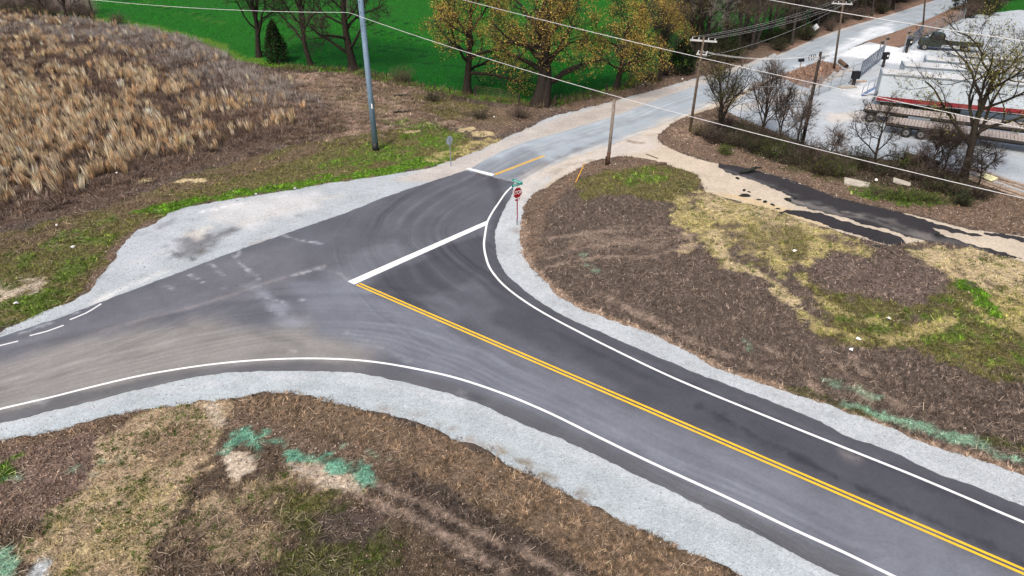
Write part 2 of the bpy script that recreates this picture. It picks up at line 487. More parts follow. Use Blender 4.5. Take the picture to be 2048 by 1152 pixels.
P_mil1 = MIL([(95, 72), (160, 80), (300, 112), (420, 150), (600, 200), (750, 255), (900, 305), (1100, 352), (1250, 385), (1360, 424), (1480, 462), (1620, 500), (1775, 542), (1640, 530), (1470, 495), (1520, 540), (1640, 575), (1800, 620), (1960, 665), (2048, 690), (1930, 690), (1750, 640), (1560, 600), (1400, 565), (1290, 545), (1180, 500), (1095, 487), (1000, 455), (860, 412), (720, 385), (640, 355), (560, 335), (530, 312), (600, 305), (500, 262), (400, 215), (310, 185), (210, 155), (140, 130)])
P_mil2 = MIL([(530, 392), (560, 378), (690, 390), (770, 400), (860, 435), (1010, 478), (1120, 505), (1250, 545), (1298, 580), (1262, 612), (1150, 590), (1010, 545), (900, 515), (760, 462), (640, 425)])
P_mil3 = MIL([(1780, 522), (1900, 530), (2048, 560), (2300, 620), (2300, 660), (2048, 585), (1960, 562), (1860, 548)])

# ------------------------------------------------------------------ what grows and lies where: value = soil rgb, blade rgb, density, height, leaf litter, tufts
def Z(soil, blade, dens=1., h=.08, leaf=0., tuft=0.): return np.array([*soil, *blade, dens, h, leaf, tuft])
BR_D = Z((.118, .092, .075), (.14, .11, .092), 1.0, .10, .18)
BR_M = Z((.15, .105, .075), (.17, .115, .078), 1.0, .08, .1)
BR_T = Z((.20, .145, .10), (.225, .16, .105), 1.1, .10, .25)
BR_L = Z((.30, .22, .165), (.33, .24, .175), 1.0, .10, .05)
LEAF = Z((.175, .125, .092), (.165, .115, .08), .5, .07, 1.0)
OLIV = Z((.14, .12, .055), (.125, .125, .035), 1.1, .09, .05, .2)
GRN = Z((.08, .16, .018), (.11, .235, .016), 1.6, .09, .03, .6)
GRN_D = Z((.085, .08, .04), (.075, .088, .022), 1.3, .08, .05, .2)
SAND = Z((.52, .41, .25), (.36, .32, .13), .30, .07, .06, .5)
SANDG = Z((.44, .36, .17), (.26, .25, .07), .7, .07, .03, .6)
SOIL = Z((.42, .32, .21), (.28, .21, .12), .32, .08, .15, .8)
PALE = Z((.55, .46, .36), (.45, .36, .26), .2, .06, .05, .05)
TEAL = Z((.15, .34, .24), (.17, .39, .28), .8, .07, .0)
TEALP = Z((.22, .36, .25), (.22, .40, .28), .7, .06, .0)
RUT = Z((.25, .19, .15), (.22, .165, .125), .35, .05, .1)
CROP = Z((.014, .11, .010), (.022, .205, .014), 0., .1)
CROPD = Z((.004, .030, .006), (.004, .045, .006), 0., .1)
CROP_SHADE = Z((.006, .075, .007), (.008, .15, .009), 0., .1)
CROPY = Z((.06, .13, .02), (.10, .21, .025), 0., .1)
TALL = Z((.12, .085, .065), (.13, .095, .07), .3, .2)
BANK = Z((.24, .155, .115), (.26, .17, .12), .8, .15, .05)
YARD = Z((.42, .46, .49), (.5, .5, .5), 0., .05)
C = lambda cx, pts: [(cx[0] + x * .342, cx[1] + y * .342) for x, y in pts]
ZONES = []
def zp(px, val, soft=.5, amp=.8, freq=2.5, op=1., brk=None, far=None):
    P = W(px) if far is None else np.vstack([W(px), np.array(far)])
    ZONES.append(('p', P, val, soft, amp, freq, op, brk))
def zl(px, width, val, soft=.3, amp=.3, freq=1.5, op=1., brk=None):
    ZONES.append(('l', W(px), val, soft, amp, freq, op, brk, width))
# crop field
zp([(170, -60), (193, 44), (267, 56), (349, 72), (410, 88), (441, 98), (490, 124), (564, 134), (697, 142), (750, 155), (800, 168), (860, 184), (935, 194), (1000, 199), (1060, 207), (1105, 207), (1180, 193), (1240, 178), (1310, 152), (1345, 128), (1480, 90), (1600, 55), (1700, 20), (1780, -20)], CROP, .6, 1.0, 3., far=[(420, 900), (-700, 900), (-300, 260)])
zp([(560, 134), (640, 70), (800, 80), (1000, 110), (1200, 110), (1345, 90), (1345, 128), (1240, 178), (1105, 207), (935, 194), (800, 168)], CROP_SHADE, 3., 4., 6., .9)  # crop painted darker where the trees' shade would lie
for pts in ([(740, 60), (800, 70), (830, 74)], [(745, 66), (810, 78), (880, 90)], [(760, 95), (810, 99), (862, 108)], [(640, 92), (700, 96), (780, 106), (850, 116)], [(950, 158), (1010, 148), (1050, 140)], [(960, 165), (1030, 156)],
            [(240, 0), (330, 18), (440, 36)], [(980, 128), (1020, 134), (1080, 148)], [(700, 30), (760, 42), (830, 50)], [(540, 30), (600, 44)], [(850, 130), (930, 136)], [(1130, 150), (1180, 140)], [(560, 128), (700, 138)]):
    zl(pts, .22, CROPD, .5, .5, 1.5, .85, (.35, .15, 3., 60))
for pts in ([(220, 4), (330, 24), (430, 46)], [(290, 6), (370, 26), (450, 48)], [(950, 123), (1010, 128), (1060, 136)]): zl(pts, .22, CROPY, .5, .3, 1.5, .8)
zp([(1940, 34), (1990, 8), (2060, -40), (2500, -60), (2500, 40), (2050, 58), (1960, 50)], CROP, .8, 1.5, 4.)
zl([(0, 12), (200, 38), (300, 55), (420, 85), (480, 118), (560, 133), (700, 143), (800, 168), (935, 195), (1060, 208), (1110, 208), (1240, 180), (1345, 132), (1480, 95), (1600, 60), (1700, 25)], 1.0, GRN, .6, .8, 2.)
# tree line floor, embankments
zp([(1100, 222), (1150, 205), (1240, 184), (1320, 160), (1400, 125), (1480, 95), (1600, 60), (1700, 25), (1800, -15), (1885, -15), (1775, 32), (1632, 77), (1485, 130), (1380, 160), (1295, 184), (1227, 203), (1159, 220)], LEAF, .5, .8, 2.)
zl([(1553, 107), (1632, 74), (1690, 53), (1775, 28), (1871, -4)], .9, BANK, .4, .5, 2.)
zp([(1555, 152), (1600, 132), (1648, 118), (1685, 130), (1692, 142), (1655, 162), (1618, 182), (1580, 168)], BANK, .3, .5, 2.)
zl([(1690, 142), (1660, 160), (1630, 180), (1580, 215), (1500, 250)], .8, LEAF, .5, .6, 2.)
zp([(1725, 84), (1800, 58), (1915, 10), (1940, 24), (1900, 48), (1850, 68), (1815, 84), (1795, 96), (1765, 92)], BANK, .3, .6, 2.)
# north-west field and verge
zp([(-200, 540), (0, 462), (100, 442), (200, 412), (300, 378), (350, 348), (420, 332), (500, 314), (560, 294), (640, 280), (690, 262), (690, 235), (640, 205), (600, 180), (560, 150), (480, 128), (440, 102), (300, 62), (190, 48), (0, 25), (-300, 10)], TALL, 1.2, 1.5, 3.)
zp([(560, 150), (640, 146), (700, 148), (790, 170), (870, 188), (900, 215), (960, 240), (940, 262), (880, 262), (800, 285), (690, 290), (640, 300), (600, 300), (640, 280), (690, 262), (690, 235), (640, 205), (600, 180)], BR_L, 1.2, 1.5, 3.)
zp([(600, 180), (700, 165), (840, 190), (900, 225), (860, 262), (740, 285), (640, 290), (690, 240)], BR_M, 1.2, 1.5, 3., .8, (.5, .12, 1.8, 64))
zp([(620, 170), (720, 158), (800, 178), (860, 215), (780, 240), (700, 215)], OLIV, 1.2, 1.5, 3., .55, (.54, .1, 1.6, 65))
zp([(830, 190), (900, 200), (980, 215), (1050, 228), (1000, 255), (950, 250), (900, 240), (850, 225)], OLIV, 1.0, 1.5, 2.5)
zp([(940, 225), (1040, 215), (1100, 225), (1060, 250), (980, 275), (920, 255)], LEAF, .8, 1., 2., .8)
zp([(-200, 560), (0, 470), (100, 450), (200, 420), (320, 380), (420, 340), (560, 300), (700, 275), (760, 262), (860, 258), (930, 268), (960, 290), (906, 320), (783, 349), (581, 380), (386, 411), (308, 447), (239, 496), (192, 565), (103, 616), (0, 650), (-300, 740)], OLIV, .8, 1.2, 2.5)
zp([(-200, 560), (0, 470), (100, 450), (200, 420), (320, 380), (420, 340), (560, 300), (640, 285), (640, 310), (520, 345), (420, 372), (330, 405), (250, 445), (150, 470), (60, 510), (0, 520)], BR_M, .9, 1.2, 2., .75, (.45, .15, 2.2, 5))
zp([(280, 425), (386, 396), (462, 385), (581, 368), (680, 350), (783, 336), (850, 315), (900, 305), (906, 318), (871, 332), (783, 349), (680, 363), (581, 380), (462, 399), (386, 411), (330, 432)], GRN, .8, .9, 1.5, 1.)
zp([(600, 330), (700, 300), (780, 285), (880, 262), (940, 270), (930, 300), (860, 318), (760, 330), (680, 345)], GRN, .8, 1.4, 2., .75, (.5, .12, 2.0, 8))
zp([(770, 245), (860, 240), (900, 262), (820, 275)], GRN, .8, 1.4, 2., .7, (.45, .12, 1.5, 9))
zp([(60, 500), (200, 440), (260, 440), (230, 490), (150, 560), (60, 590), (0, 600), (0, 520)], GRN, .8, 1.2, 2., .55, (.54, .12, 1.3, 3))
zp([(0, 610), (90, 585), (150, 580), (185, 575), (100, 618), (0, 652)], GRN, .6, .8, 1.2, .6, (.45, .12, 1.2, 31))
zp([(0, 570), (60, 560), (105, 565), (90, 590), (30, 600), (0, 605)], PALE, .6, .8, 1., .8, (.4, .15, .9, 12))
zl([(308, 447), (262, 470), (239, 500), (222, 530), (195, 565), (165, 592)], .55, LEAF, .5, .6, 1.2)
for px_, r_ in (((822, 266), .9), ((365, 366), .8), ((395, 366), .8), ((930, 262), 1.2), ((965, 270), 1.6), ((295, 365), .8)):
    zl([(px_[0] - 8, px_[1] + 1), px_, (px_[0] + 9, px_[1] - 1)], r_ * .45, SAND, .3, .4, 1.)
zl([(880, 318), (930, 300), (990, 283)], 1.2, SANDG, .7, 1.0, 1.2, .8, (.45, .15, 1., 41))
# right-hand mound
zp([(1040, 440), (1060, 385), (1110, 350), (1180, 320), (1260, 308), (1400, 345), (1420, 390), (1600, 440), (1800, 490), (2048, 520), (2400, 620), (2400, 1100), (2048, 950), (1690, 822), (1330, 681), (1118, 592), (1060, 537)], BR_D, .3, .3, 1.)
zp([(1084, 378), (1148, 338), (1215, 312), (1302, 316), (1340, 330), (1250, 345), (1180, 355), (1130, 385), (1100, 420), (1080, 470), (1075, 520), (1048, 500), (1040, 440), (1060, 390)], LEAF, .5, .9, 1.5)
zp([(1150, 372), (1210, 345), (1290, 333), (1340, 332), (1385, 350), (1400, 385), (1340, 408), (1250, 395), (1180, 400)], OLIV, .9, 1.2, 2., 1.)
zp([(1230, 350), (1300, 338), (1345, 345), (1320, 370), (1250, 378)], GRN, .8, 1.2, 1.2, .6, (.45, .1, 1.0, 2))
zp([(1320, 405), (1400, 385), (1470, 402), (1560, 425), (1640, 450), (1700, 472), (1760, 495), (1740, 520), (1650, 500), (1600, 520), (1560, 560), (1520, 530), (1450, 530), (1400, 500), (1370, 470), (1340, 440)], SANDG, 1., 1.8, 2.5, .95, (.42, .16, 1.6, 21))
zp([(1390, 380), (1470, 400), (1560, 420), (1640, 450), (1600, 470), (1500, 450), (1420, 430)], SAND, .9, 1.5, 2., .8, (.45, .15, 1.3, 22))
zp([(1480, 450), (1560, 440), (1620, 460), (1600, 510), (1560, 550), (1520, 520)], OLIV, .9, 1.4, 2., .8, (.42, .15, 1.4, 23))
zl([(1370, 470), (1385, 490), (1365, 505)], .3, SAND, .4, .5, 1., .8)
zl([(1435, 470), (1440, 495), (1450, 515)], .35, SAND, .4, .5, 1., .9)
zl([(1461, 533), (1500, 545), (1529, 557), (1555, 578), (1570, 598), (1590, 618), (1601, 630)], .42, SAND, .5, .7, 1., .95)
zl([(1545, 500), (1555, 530), (1560, 560)], .35, SANDG, .5, .7, 1., .9)
zl([(1640, 490), (1615, 525), (1605, 560), (1622, 585), (1656, 608), (1690, 635)], .35, SANDG, .5, .7, 1., .9)
zp([(1610, 560), (1700, 590), (1800, 590), (1900, 580), (2048, 560), (2400, 640), (2400, 840), (2048, 770), (1900, 735), (1800, 700), (1700, 690), (1620, 650)], OLIV, 1., 1.8, 2.5, 1., (.33, .16, 1.8, 24))
zp([(1640, 640), (1760, 620), (1900, 610), (2048, 640), (2400, 700), (2400, 800), (2048, 740), (1900, 710), (1760, 690)], GRN, .9, 1.8, 1.6, .6, (.52, .1, 1.1, 25))
zl([(1601, 630), (1640, 665), (1700, 682), (1780, 682), (1850, 668), (1900, 648)], .4, SANDG, .6, .8, 1., .8)
zl([(1620, 590), (1680, 628), (1720, 645), (1780, 660)], .3, SANDG, .5, .8, 1., .75)
zp([(1610, 540), (1680, 505), (1780, 520), (1885, 545), (1890, 590), (1800, 612), (1700, 602), (1635, 590)], Z((.145, .112, .096), (.155, .118, .10), 1., .08, .5), .7, 1.3, 2., .95)
zp([(1780, 498), (1850, 482), (1950, 498), (2048, 525), (2400, 610), (2400, 690), (2048, 600), (1960, 590), (1900, 555), (1850, 525)], SAND, .8, 1.4, 1.8, .95, (.3, .15, 1.2, 26))
zp([(1900, 560), (1960, 585), (2048, 600), (2400, 680), (2400, 760), (2048, 670), (1960, 650)], SANDG, .9, 1.4, 1.8, .9, (.4, .15, 1.2, 27))
zl([(1938, 578), (1955, 600), (1985, 625)], .5, GRN, .4, .8, .8, 1., (.35, .1, .6, 28))
zp([(1140, 470), (1250, 455), (1360, 460), (1420, 500), (1330, 500), (1220, 505), (1130, 520)], RUT, .8, 1.2, 1.2, .6, (.45, .1, .8, 29))
for pts in ([(1085, 520), (1170, 500), (1260, 490), (1360, 475), (1400, 470)], [(1095, 535), (1190, 520), (1290, 520), (1370, 500)], [(1100, 480), (1180, 470), (1300, 462)],
            [(1200, 590), (1300, 640), (1400, 690), (1500, 730)], [(1540, 700), (1600, 740), (1640, 790)], [(1640, 700), (1700, 760), (1740, 800)], [(1700, 720), (1780, 800), (1800, 830)]):
    zl(pts, .17, RUT, .35, .4, .8, .9)
zl([(1040, 441), (1039, 471), (1043, 498), (1060, 536), (1084, 557), (1118, 591), (1159, 616), (1227, 644), (1330, 683), (1433, 741), (1519, 769), (1587, 792), (1690, 826), (1793, 867), (1895, 908), (1998, 938), (2048, 957), (2200, 1020)], .45, BR_L, .25, .35, 1.2, .95)
zl([(1590, 780), (1650, 800), (1720, 825)], .4, GRN_D, .4, .4, 1., .8)
zl([(1695, 806), (1760, 832), (1830, 852), (1900, 876), (1960, 888)], .33, TEALP, .25, .4, .8, .9, (.40, .16, .5, 30))
zl([(1960, 890), (2000, 910), (2048, 925), (2150, 960)], .25, TEALP, .3, .4, .8, .8, (.4, .15, .4, 33))
zl([(1985, 885), (2048, 905), (2150, 945)], .35, GRN_D, .4, .5, .8, .9, (.4, .15, .6, 34))
for a_, b_ in (((1490, 685), (1500, 700)), ((1165, 515), (1175, 535)), ((1180, 545), (1200, 555)), ((1650, 760), (1760, 800))):
    zl([a_, b_], .2, TEALP, .3, .4, .5, .5, (.45, .1, .4, 35))
# leaf litter under the shrubs by the yard
zp([(1315, 277), (1331, 258), (1367, 233), (1397, 225), (1450, 215), (1490, 238), (1560, 270), (1620, 296), (1700, 316), (1800, 326), (1900, 348), (1960, 362), (2048, 388), (2500, 500), (2500, 560), (2048, 470), (1938, 456), (1843, 432), (1748, 412), (1669, 393), (1590, 361), (1495, 336), (1420, 322), (1362, 304), (1328, 290)], LEAF, .35, .6, 1.5)
zp([(1340, 262), (1400, 240), (1450, 240), (1440, 280), (1400, 290), (1360, 285)], BR_L, .8, .8, 1.5, .7, (.4, .15, 1., 36))
zp([(1480, 300), (1600, 318), (1700, 340), (1800, 345), (1900, 365), (1990, 395), (1940, 420), (1850, 415), (1760, 400), (1690, 372), (1600, 345), (1520, 325)], GRN_D, .8, 1.2, 2., .85, (.42, .15, 1.5, 37))
zp([(1690, 372), (1760, 385), (1850, 395), (1880, 410), (1800, 412), (1720, 392)], GRN, .8, 1., 1.5, .8, (.4, .15, 1., 38))
HEDGE_D = Z((.055, .043, .033), (.06, .05, .034), .8, .1, .35)
zp([(1395, 262), (1450, 238), (1500, 252), (1570, 282), (1640, 305), (1720, 322), (1830, 335), (1920, 358), (1990, 385), (1950, 402), (1850, 385), (1750, 372), (1660, 358), (1590, 338), (1500, 312), (1430, 290)], HEDGE_D, .6, .9, 1.5, .9)  # darker ground colour beneath the hedge
# front-left mound
zp([(-300, 930), (0, 884), (144, 856), (284, 821), (400, 803), (506, 789), (598, 788), (725, 820), (889, 872), (1095, 968), (1266, 1050), (1481, 1153), (1600, 1220), (1000, 1400), (-300, 1400)], Z((.115, .085, .062), (.12, .09, .062), 1., .08, .25), .2, .2, 1.)
zp([(-300, 930), (0, 884), (144, 856), (284, 821), (340, 813), (330, 850), (250, 900), (200, 960), (100, 1040), (0, 1065), (-300, 1100)], Z((.20, .14, .115), (.20, .14, .105), .7, .07, .8), .4, .8, 1.2, .9)
zl([(-100, 905), (0, 890), (144, 864), (284, 830), (345, 825)], .6, BR_T, .5, .5, 1., .8)
zp([(200, 880), (300, 830), (345, 815), (400, 806), (470, 800), (460, 850), (440, 890), (440, 930), (400, 960), (380, 1010), (340, 1050), (310, 1110), (290, 1180), (80, 1180), (55, 1110), (100, 1050), (180, 990), (200, 940)], SOIL, .6, 1.1, 1.6, .95)
zp([(130, 1010), (230, 960), (330, 940), (360, 1000), (300, 1060), (250, 1180), (100, 1180), (100, 1080)], SANDG, .6, 1., 1.2, .45, (.52, .12, .9, 50))
zp([(0, 920), (40, 915), (42, 945), (10, 970), (-20, 960)], GRN, .4, .6, .8, .9)
zp([(280, 880), (340, 860), (400, 860), (400, 900), (330, 930), (280, 920)], BR_T, .5, .8, .8, .6)
zl([(425, 812), (430, 840), (450, 850)], .25, PALE, .3, .4, .6, .8)
zp([(506, 789), (598, 788), (725, 820), (889, 872), (1095, 968), (1266, 1050), (1481, 1153), (1560, 1200), (1280, 1220), (1180, 1150), (1050, 1065), (960, 1022), (900, 992), (830, 950), (760, 905), (690, 885), (560, 855), (470, 838), (480, 800)], BR_T, .3, .5, 1.2)
zp([(760, 985), (830, 950), (960, 1022), (1050, 1065), (1180, 1150), (1280, 1220), (1000, 1220), (880, 1080), (800, 1020)], Z((.085, .066, .055), (.09, .070, .058), 1.2, .1, .12), .4, .7, 1.2)
zl([(480, 845), (560, 868), (640, 890), (700, 905), (770, 925)], .45, LEAF, .5, .5, .8, .85)
zp([(455, 905), (505, 900), (508, 950), (480, 960), (455, 940)], PALE, .3, .5, .8)
zp([(580, 928), (640, 930), (720, 962), (720, 985), (640, 985), (590, 950)], PALE, .5, .6, .8, .8)
zp([(430, 1000), (500, 960), (600, 960), (700, 990), (640, 1020), (560, 1060), (600, 1110), (480, 1150), (420, 1120), (380, 1060)], SOIL, .7, 1.2, 1.2, .85, (.42, .18, .9, 51))
zp([(480, 970), (580, 960), (680, 1000), (760, 1050), (800, 1120), (760, 1220), (560, 1220), (580, 1120), (640, 1080), (560, 1010)], GRN_D, .7, 1.2, 1.4, .9, (.36, .15, 1.1, 52))
zp([(520, 985), (600, 975), (660, 1000), (600, 1030)], OLIV, .6, .8, .8, .8)
zp([(700, 1080), (760, 1060), (800, 1090), (760, 1130), (710, 1130)], GRN_D, .5, .8, .8, .9)
zp([(620, 1040), (700, 1010), (760, 1040), (720, 1080), (650, 1090)], Z((.10, .075, .07), (.105, .08, .07), 1., .09, .2), .6, .8, .8, .8)
for pts in ([(735, 962), (840, 1010), (960, 1072), (1080, 1128), (1150, 1170)], [(690, 980), (790, 1022), (850, 1050), (940, 1105), (1020, 1155)]):
    zl(pts, .17, RUT, .25, .25, .6, .9)
zp([(445, 908), (470, 868), (498, 858), (545, 875), (565, 895), (535, 900), (512, 912), (480, 900)], TEAL, .5, .7, .8, .95, (.42, .16, .45, 53))
zp([(578, 908), (620, 914), (665, 905), (690, 925), (722, 930), (748, 948), (742, 972), (690, 952), (600, 928)], TEAL, .3, .5, .7, .95, (.36, .16, .45, 54))
for a_, b_ in (((735, 905), (760, 920)), ((150, 945), (190, 950)), ((205, 925), (260, 915)), ((780, 918), (790, 922)), ((0, 970), (38, 962)), ((690, 895), (670, 880)), ((680, 890), (690, 880))):
    zl([a_, b_], .16, TEALP, .25, .3, .5, .55, (.45, .15, .35, 55))
zp([(-40, 1100), (20, 1105), (40, 1130), (25, 1180), (-40, 1180)], TEALP, .3, .5, .6)
zp([(60, 1125), (100, 1125), (100, 1180), (60, 1180)], Z((.4, .42, .42), (.4, .4, .4), .1, .05), .3, .4, .6)

def zone_eval(P):
    V = np.tile(BR_D, (len(P), 1)).astype(float)
    HF = np.clip((fbm(P, .42, 71, 3) - .5) * 1.7 + .5, 0, 1)
    for z in ZONES:
        poly, val, soft, amp, freq, op, brk = z[1:8]
        wd = z[8] if z[0] == 'l' else 0
        mg = soft + amp + wd + .5
        lo = poly.min(0) - mg; hi = poly.max(0) + mg
        m = np.where((P[:, 0] > lo[0]) & (P[:, 0] < hi[0]) & (P[:, 1] > lo[1]) & (P[:, 1] < hi[1]))[0]
        if not len(m): continue
        Q = P[m]
        s = sd_poly(Q, poly) if z[0] == 'p' else sd_line(Q, poly) - wd
        s = s + amp * 2 * (fbm(Q, freq, 3, 4) - .5)
        wgt = sstep(soft * .7, -soft * .7, s)
        hf = HF[m]
        wgt = sstep(.30, .70, wgt + (hf - .5) * 1.3 * np.minimum(1, 4 * wgt * (1 - wgt) + .12)) * op
        if brk:
            wgt = wgt * sstep(brk[0] - brk[1], brk[0] + brk[1], fbm(Q, brk[2], brk[3], 4) * .75 + hf * .25)
        V[m] = V[m] * (1 - wgt[:, None]) + val * wgt[:, None]
    return V
SHEETS = {'road': P_road, 'old': P_old, 'pad': P_pad, 'gsw': P_gsw, 'gne': P_gne, 'dirt': P_dirt, 'yard': P_yard}
def thin(poly, k=2.0):
    out = [poly[0]]
    for p in poly[1:]:
        if np.linalg.norm(p - out[-1]) > k: out.append(p)
    return np.array(out)
SH = {k: thin(v, 1.2) for k, v in SHEETS.items()}
def sheet_sd(P, keys=None):
    d = np.full(len(P), 1e3)
    for k, poly in SH.items():
        if keys and k not in keys: continue
        lo = poly.min(0) - 3; hi = poly.max(0) + 3
        m = np.where((P[:, 0] > lo[0]) & (P[:, 0] < hi[0]) & (P[:, 1] > lo[1]) & (P[:, 1] < hi[1]))[0]
        if len(m): d[m] = np.minimum(d[m], sd_poly(P[m], poly))
    return d
def relief(P, d):
    """ground height; d = distance to the sheets"""
    r = .05 * (fbm(P, 1.1, 61, 3) - .5) + .30 * (fbm(P, 7., 62, 2) - .5)
    out = sstep(0., 3., d)
    return np.where(d < 0, -.02 - .06 * sstep(0, -.5, d), .028 + out * (r + .10))

tick('ground sheet')
# ------------------------------------------------------------------ ground sheet
def axis(a, b, step, lo, hi, grow):
    mid = list(np.arange(a, b, step)); s = step; x = mid[-1]
    up = []
    while x < hi: s *= grow; x += s; up.append(x)
    s = step; x = a; dn = []
    while x > lo: s *= grow; x -= s; dn.append(x)
    return np.array(dn[::-1] + mid + up)
gx = axis(-46, 54, .20, -1500, 1800, 1.045)
gy = axis(14, 76, .19, -60, 3500, 1.026)
XX, YY = np.meshgrid(gx, gy)
GP = np.stack([XX.ravel(), YY.ravel()], 1)
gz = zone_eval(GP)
gd = sheet_sd(GP)
zz = relief(GP, gd)
nx = len(gx); ny = len(gy)
idx = np.arange(nx * ny).reshape(ny, nx)
F = np.stack([idx[:-1, :-1].ravel(), idx[:-1, 1:].ravel(), idx[1:, 1:].ravel(), idx[1:, :-1].ravel()], 1)
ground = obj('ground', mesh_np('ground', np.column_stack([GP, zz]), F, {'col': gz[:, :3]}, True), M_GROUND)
tag(ground, 'rough dead grass and bare soil around the road junction', kind='structure')
def grid_at(A, P):
    """bilinear look-up in the ground's own grid"""
    P = np.atleast_2d(P)
    i = np.clip(np.searchsorted(gx, P[:, 0]) - 1, 0, nx - 2); j = np.clip(np.searchsorted(gy, P[:, 1]) - 1, 0, ny - 2)
    u = np.clip((P[:, 0] - gx[i]) / (gx[i + 1] - gx[i]), 0, 1); v = np.clip((P[:, 1] - gy[j]) / (gy[j + 1] - gy[j]), 0, 1)
    if A.ndim == 2: u = u[:, None]; v = v[:, None]
    k = j * nx + i
    return (A[k] * (1 - u) + A[k + 1] * u) * (1 - v) + (A[k + nx] * (1 - u) + A[k + nx + 1] * u) * v
def zone_at(P): return grid_at(gz, P)
def sheets_at(P): return grid_at(gd, P)
def ground_z(P):
    return grid_at(zz, np.atleast_2d(P)[:, :2])
def gz1(p): return float(ground_z(np.array([p[:2]]))[0])

tick('flat sheets')
# ------------------------------------------------------------------ flat sheets: roads, gravel, dirt
def sheet(name, poly, z, spacing, m, colfn, jitter=.0, jfreq=.5, label=None, skirt=.0, clip=None, extra=None, seed=5, edge=None):
    # resample the edge
    pts = []
    n = len(poly)
    es = edge or spacing
    for i in range(n):
        a = poly[i]; b = poly[(i + 1) % n]; L = np.linalg.norm(b - a)
        k = max(1, min(400, int(L / es)))
        for j in range(k): pts.append(a + (b - a) * j / k)
    B = np.array(pts)
    if jitter:
        t = np.roll(B, -1, 0) - np.roll(B, 1, 0); nn = np.stack([t[:, 1], -t[:, 0]], 1)
        nn /= np.maximum(np.linalg.norm(nn, axis=1), 1e-6)[:, None]
        B = B + nn * (jitter * 2 * (fbm(B, jfreq, seed, 4) - .5))[:, None]
    lo = B.min(0); hi = B.max(0)
    lo = np.maximum(lo, (-70, 8)); hi = np.minimum(hi, (95, 190))
    X, Y = np.meshgrid(np.arange(lo[0], hi[0], spacing), np.arange(lo[1], hi[1], spacing))
    Q = np.stack([X.ravel(), Y.ravel()], 1)
    Q += rng.uniform(-.3, .3, Q.shape) * spacing
    Q = Q[sd_poly(Q, thin(B, spacing)) < -spacing * .6]
    V = [Vector(p) for p in B] + [Vector(p) for p in Q]
    face = [list(range(len(B)))]
    vo, _, fo, _, _, _ = delaunay_2d_cdt(V, [], face, 1, 1e-4)
    VV = np.array([(v[0], v[1]) for v in vo]); FF = np.array(fo)
    a, b, c = VV[FF[:, 0]], VV[FF[:, 1]], VV[FF[:, 2]]
    cr = (b[:, 0] - a[:, 0]) * (c[:, 1] - a[:, 1]) - (b[:, 1] - a[:, 1]) * (c[:, 0] - a[:, 0])
    FF[cr < 0] = FF[cr < 0][:, ::-1]
    V3 = np.column_stack([VV, np.full(len(VV), z)])
    at = colfn(VV)
    fl = [FF]
    if skirt:
        nb = len(B)
        S = np.column_stack([B, np.full(nb, z - skirt)])
        T = np.column_stack([B, np.full(nb, z)])
        o = len(V3)
        V3 = np.vstack([V3, T, S])
        i = np.arange(nb); j = (i + 1) % nb
        fl.append(np.stack([o + i, o + j, o + nb + j, o + nb + i], 1))
        ab = colfn(B)
        at = {k: np.concatenate([at[k], ab[k], ab[k]]) for k in at}
    o_ = obj(name, mesh_np(name, V3, fl, at), m)
    return tag(o_, label, kind='structure')

def paint(P, base, zones):
    V = np.tile(np.array(base, float), (len(P), 1))
    for z in zones:
        kind, px, col, soft, amp, freq, op = z[:7]
        poly = W(px)
        s = sd_poly(P, poly) if kind == 'p' else sd_line(P, poly) - z[7]
        s = s + amp * 2 * (fbm(P, freq, 3, 4) - .5)
        wg = sstep(soft * .5, -soft * .5, s) * op
        V = V * (1 - wg[:, None]) + np.array(col) * wg[:, None]
    return V
CURVE_A = smooth(W([(1700, 980), (1348, 800), (1100, 690), (950, 610), (850, 530), (815, 470), (850, 420), (930, 370), (1010, 330)]))
CURVE_B = smooth(W([(1700, 1060), (1348, 900), (1100, 785), (900, 700), (720, 655), (500, 665), (250, 715), (0, 775), (-300, 850)]))
CURVE_C = W([(-500, 900), (0, 745), (960, 360), (1300, 225)])
CURVE_D = smooth(W([(330, 560), (420, 580), (560, 640), (700, 690), (900, 740)]))
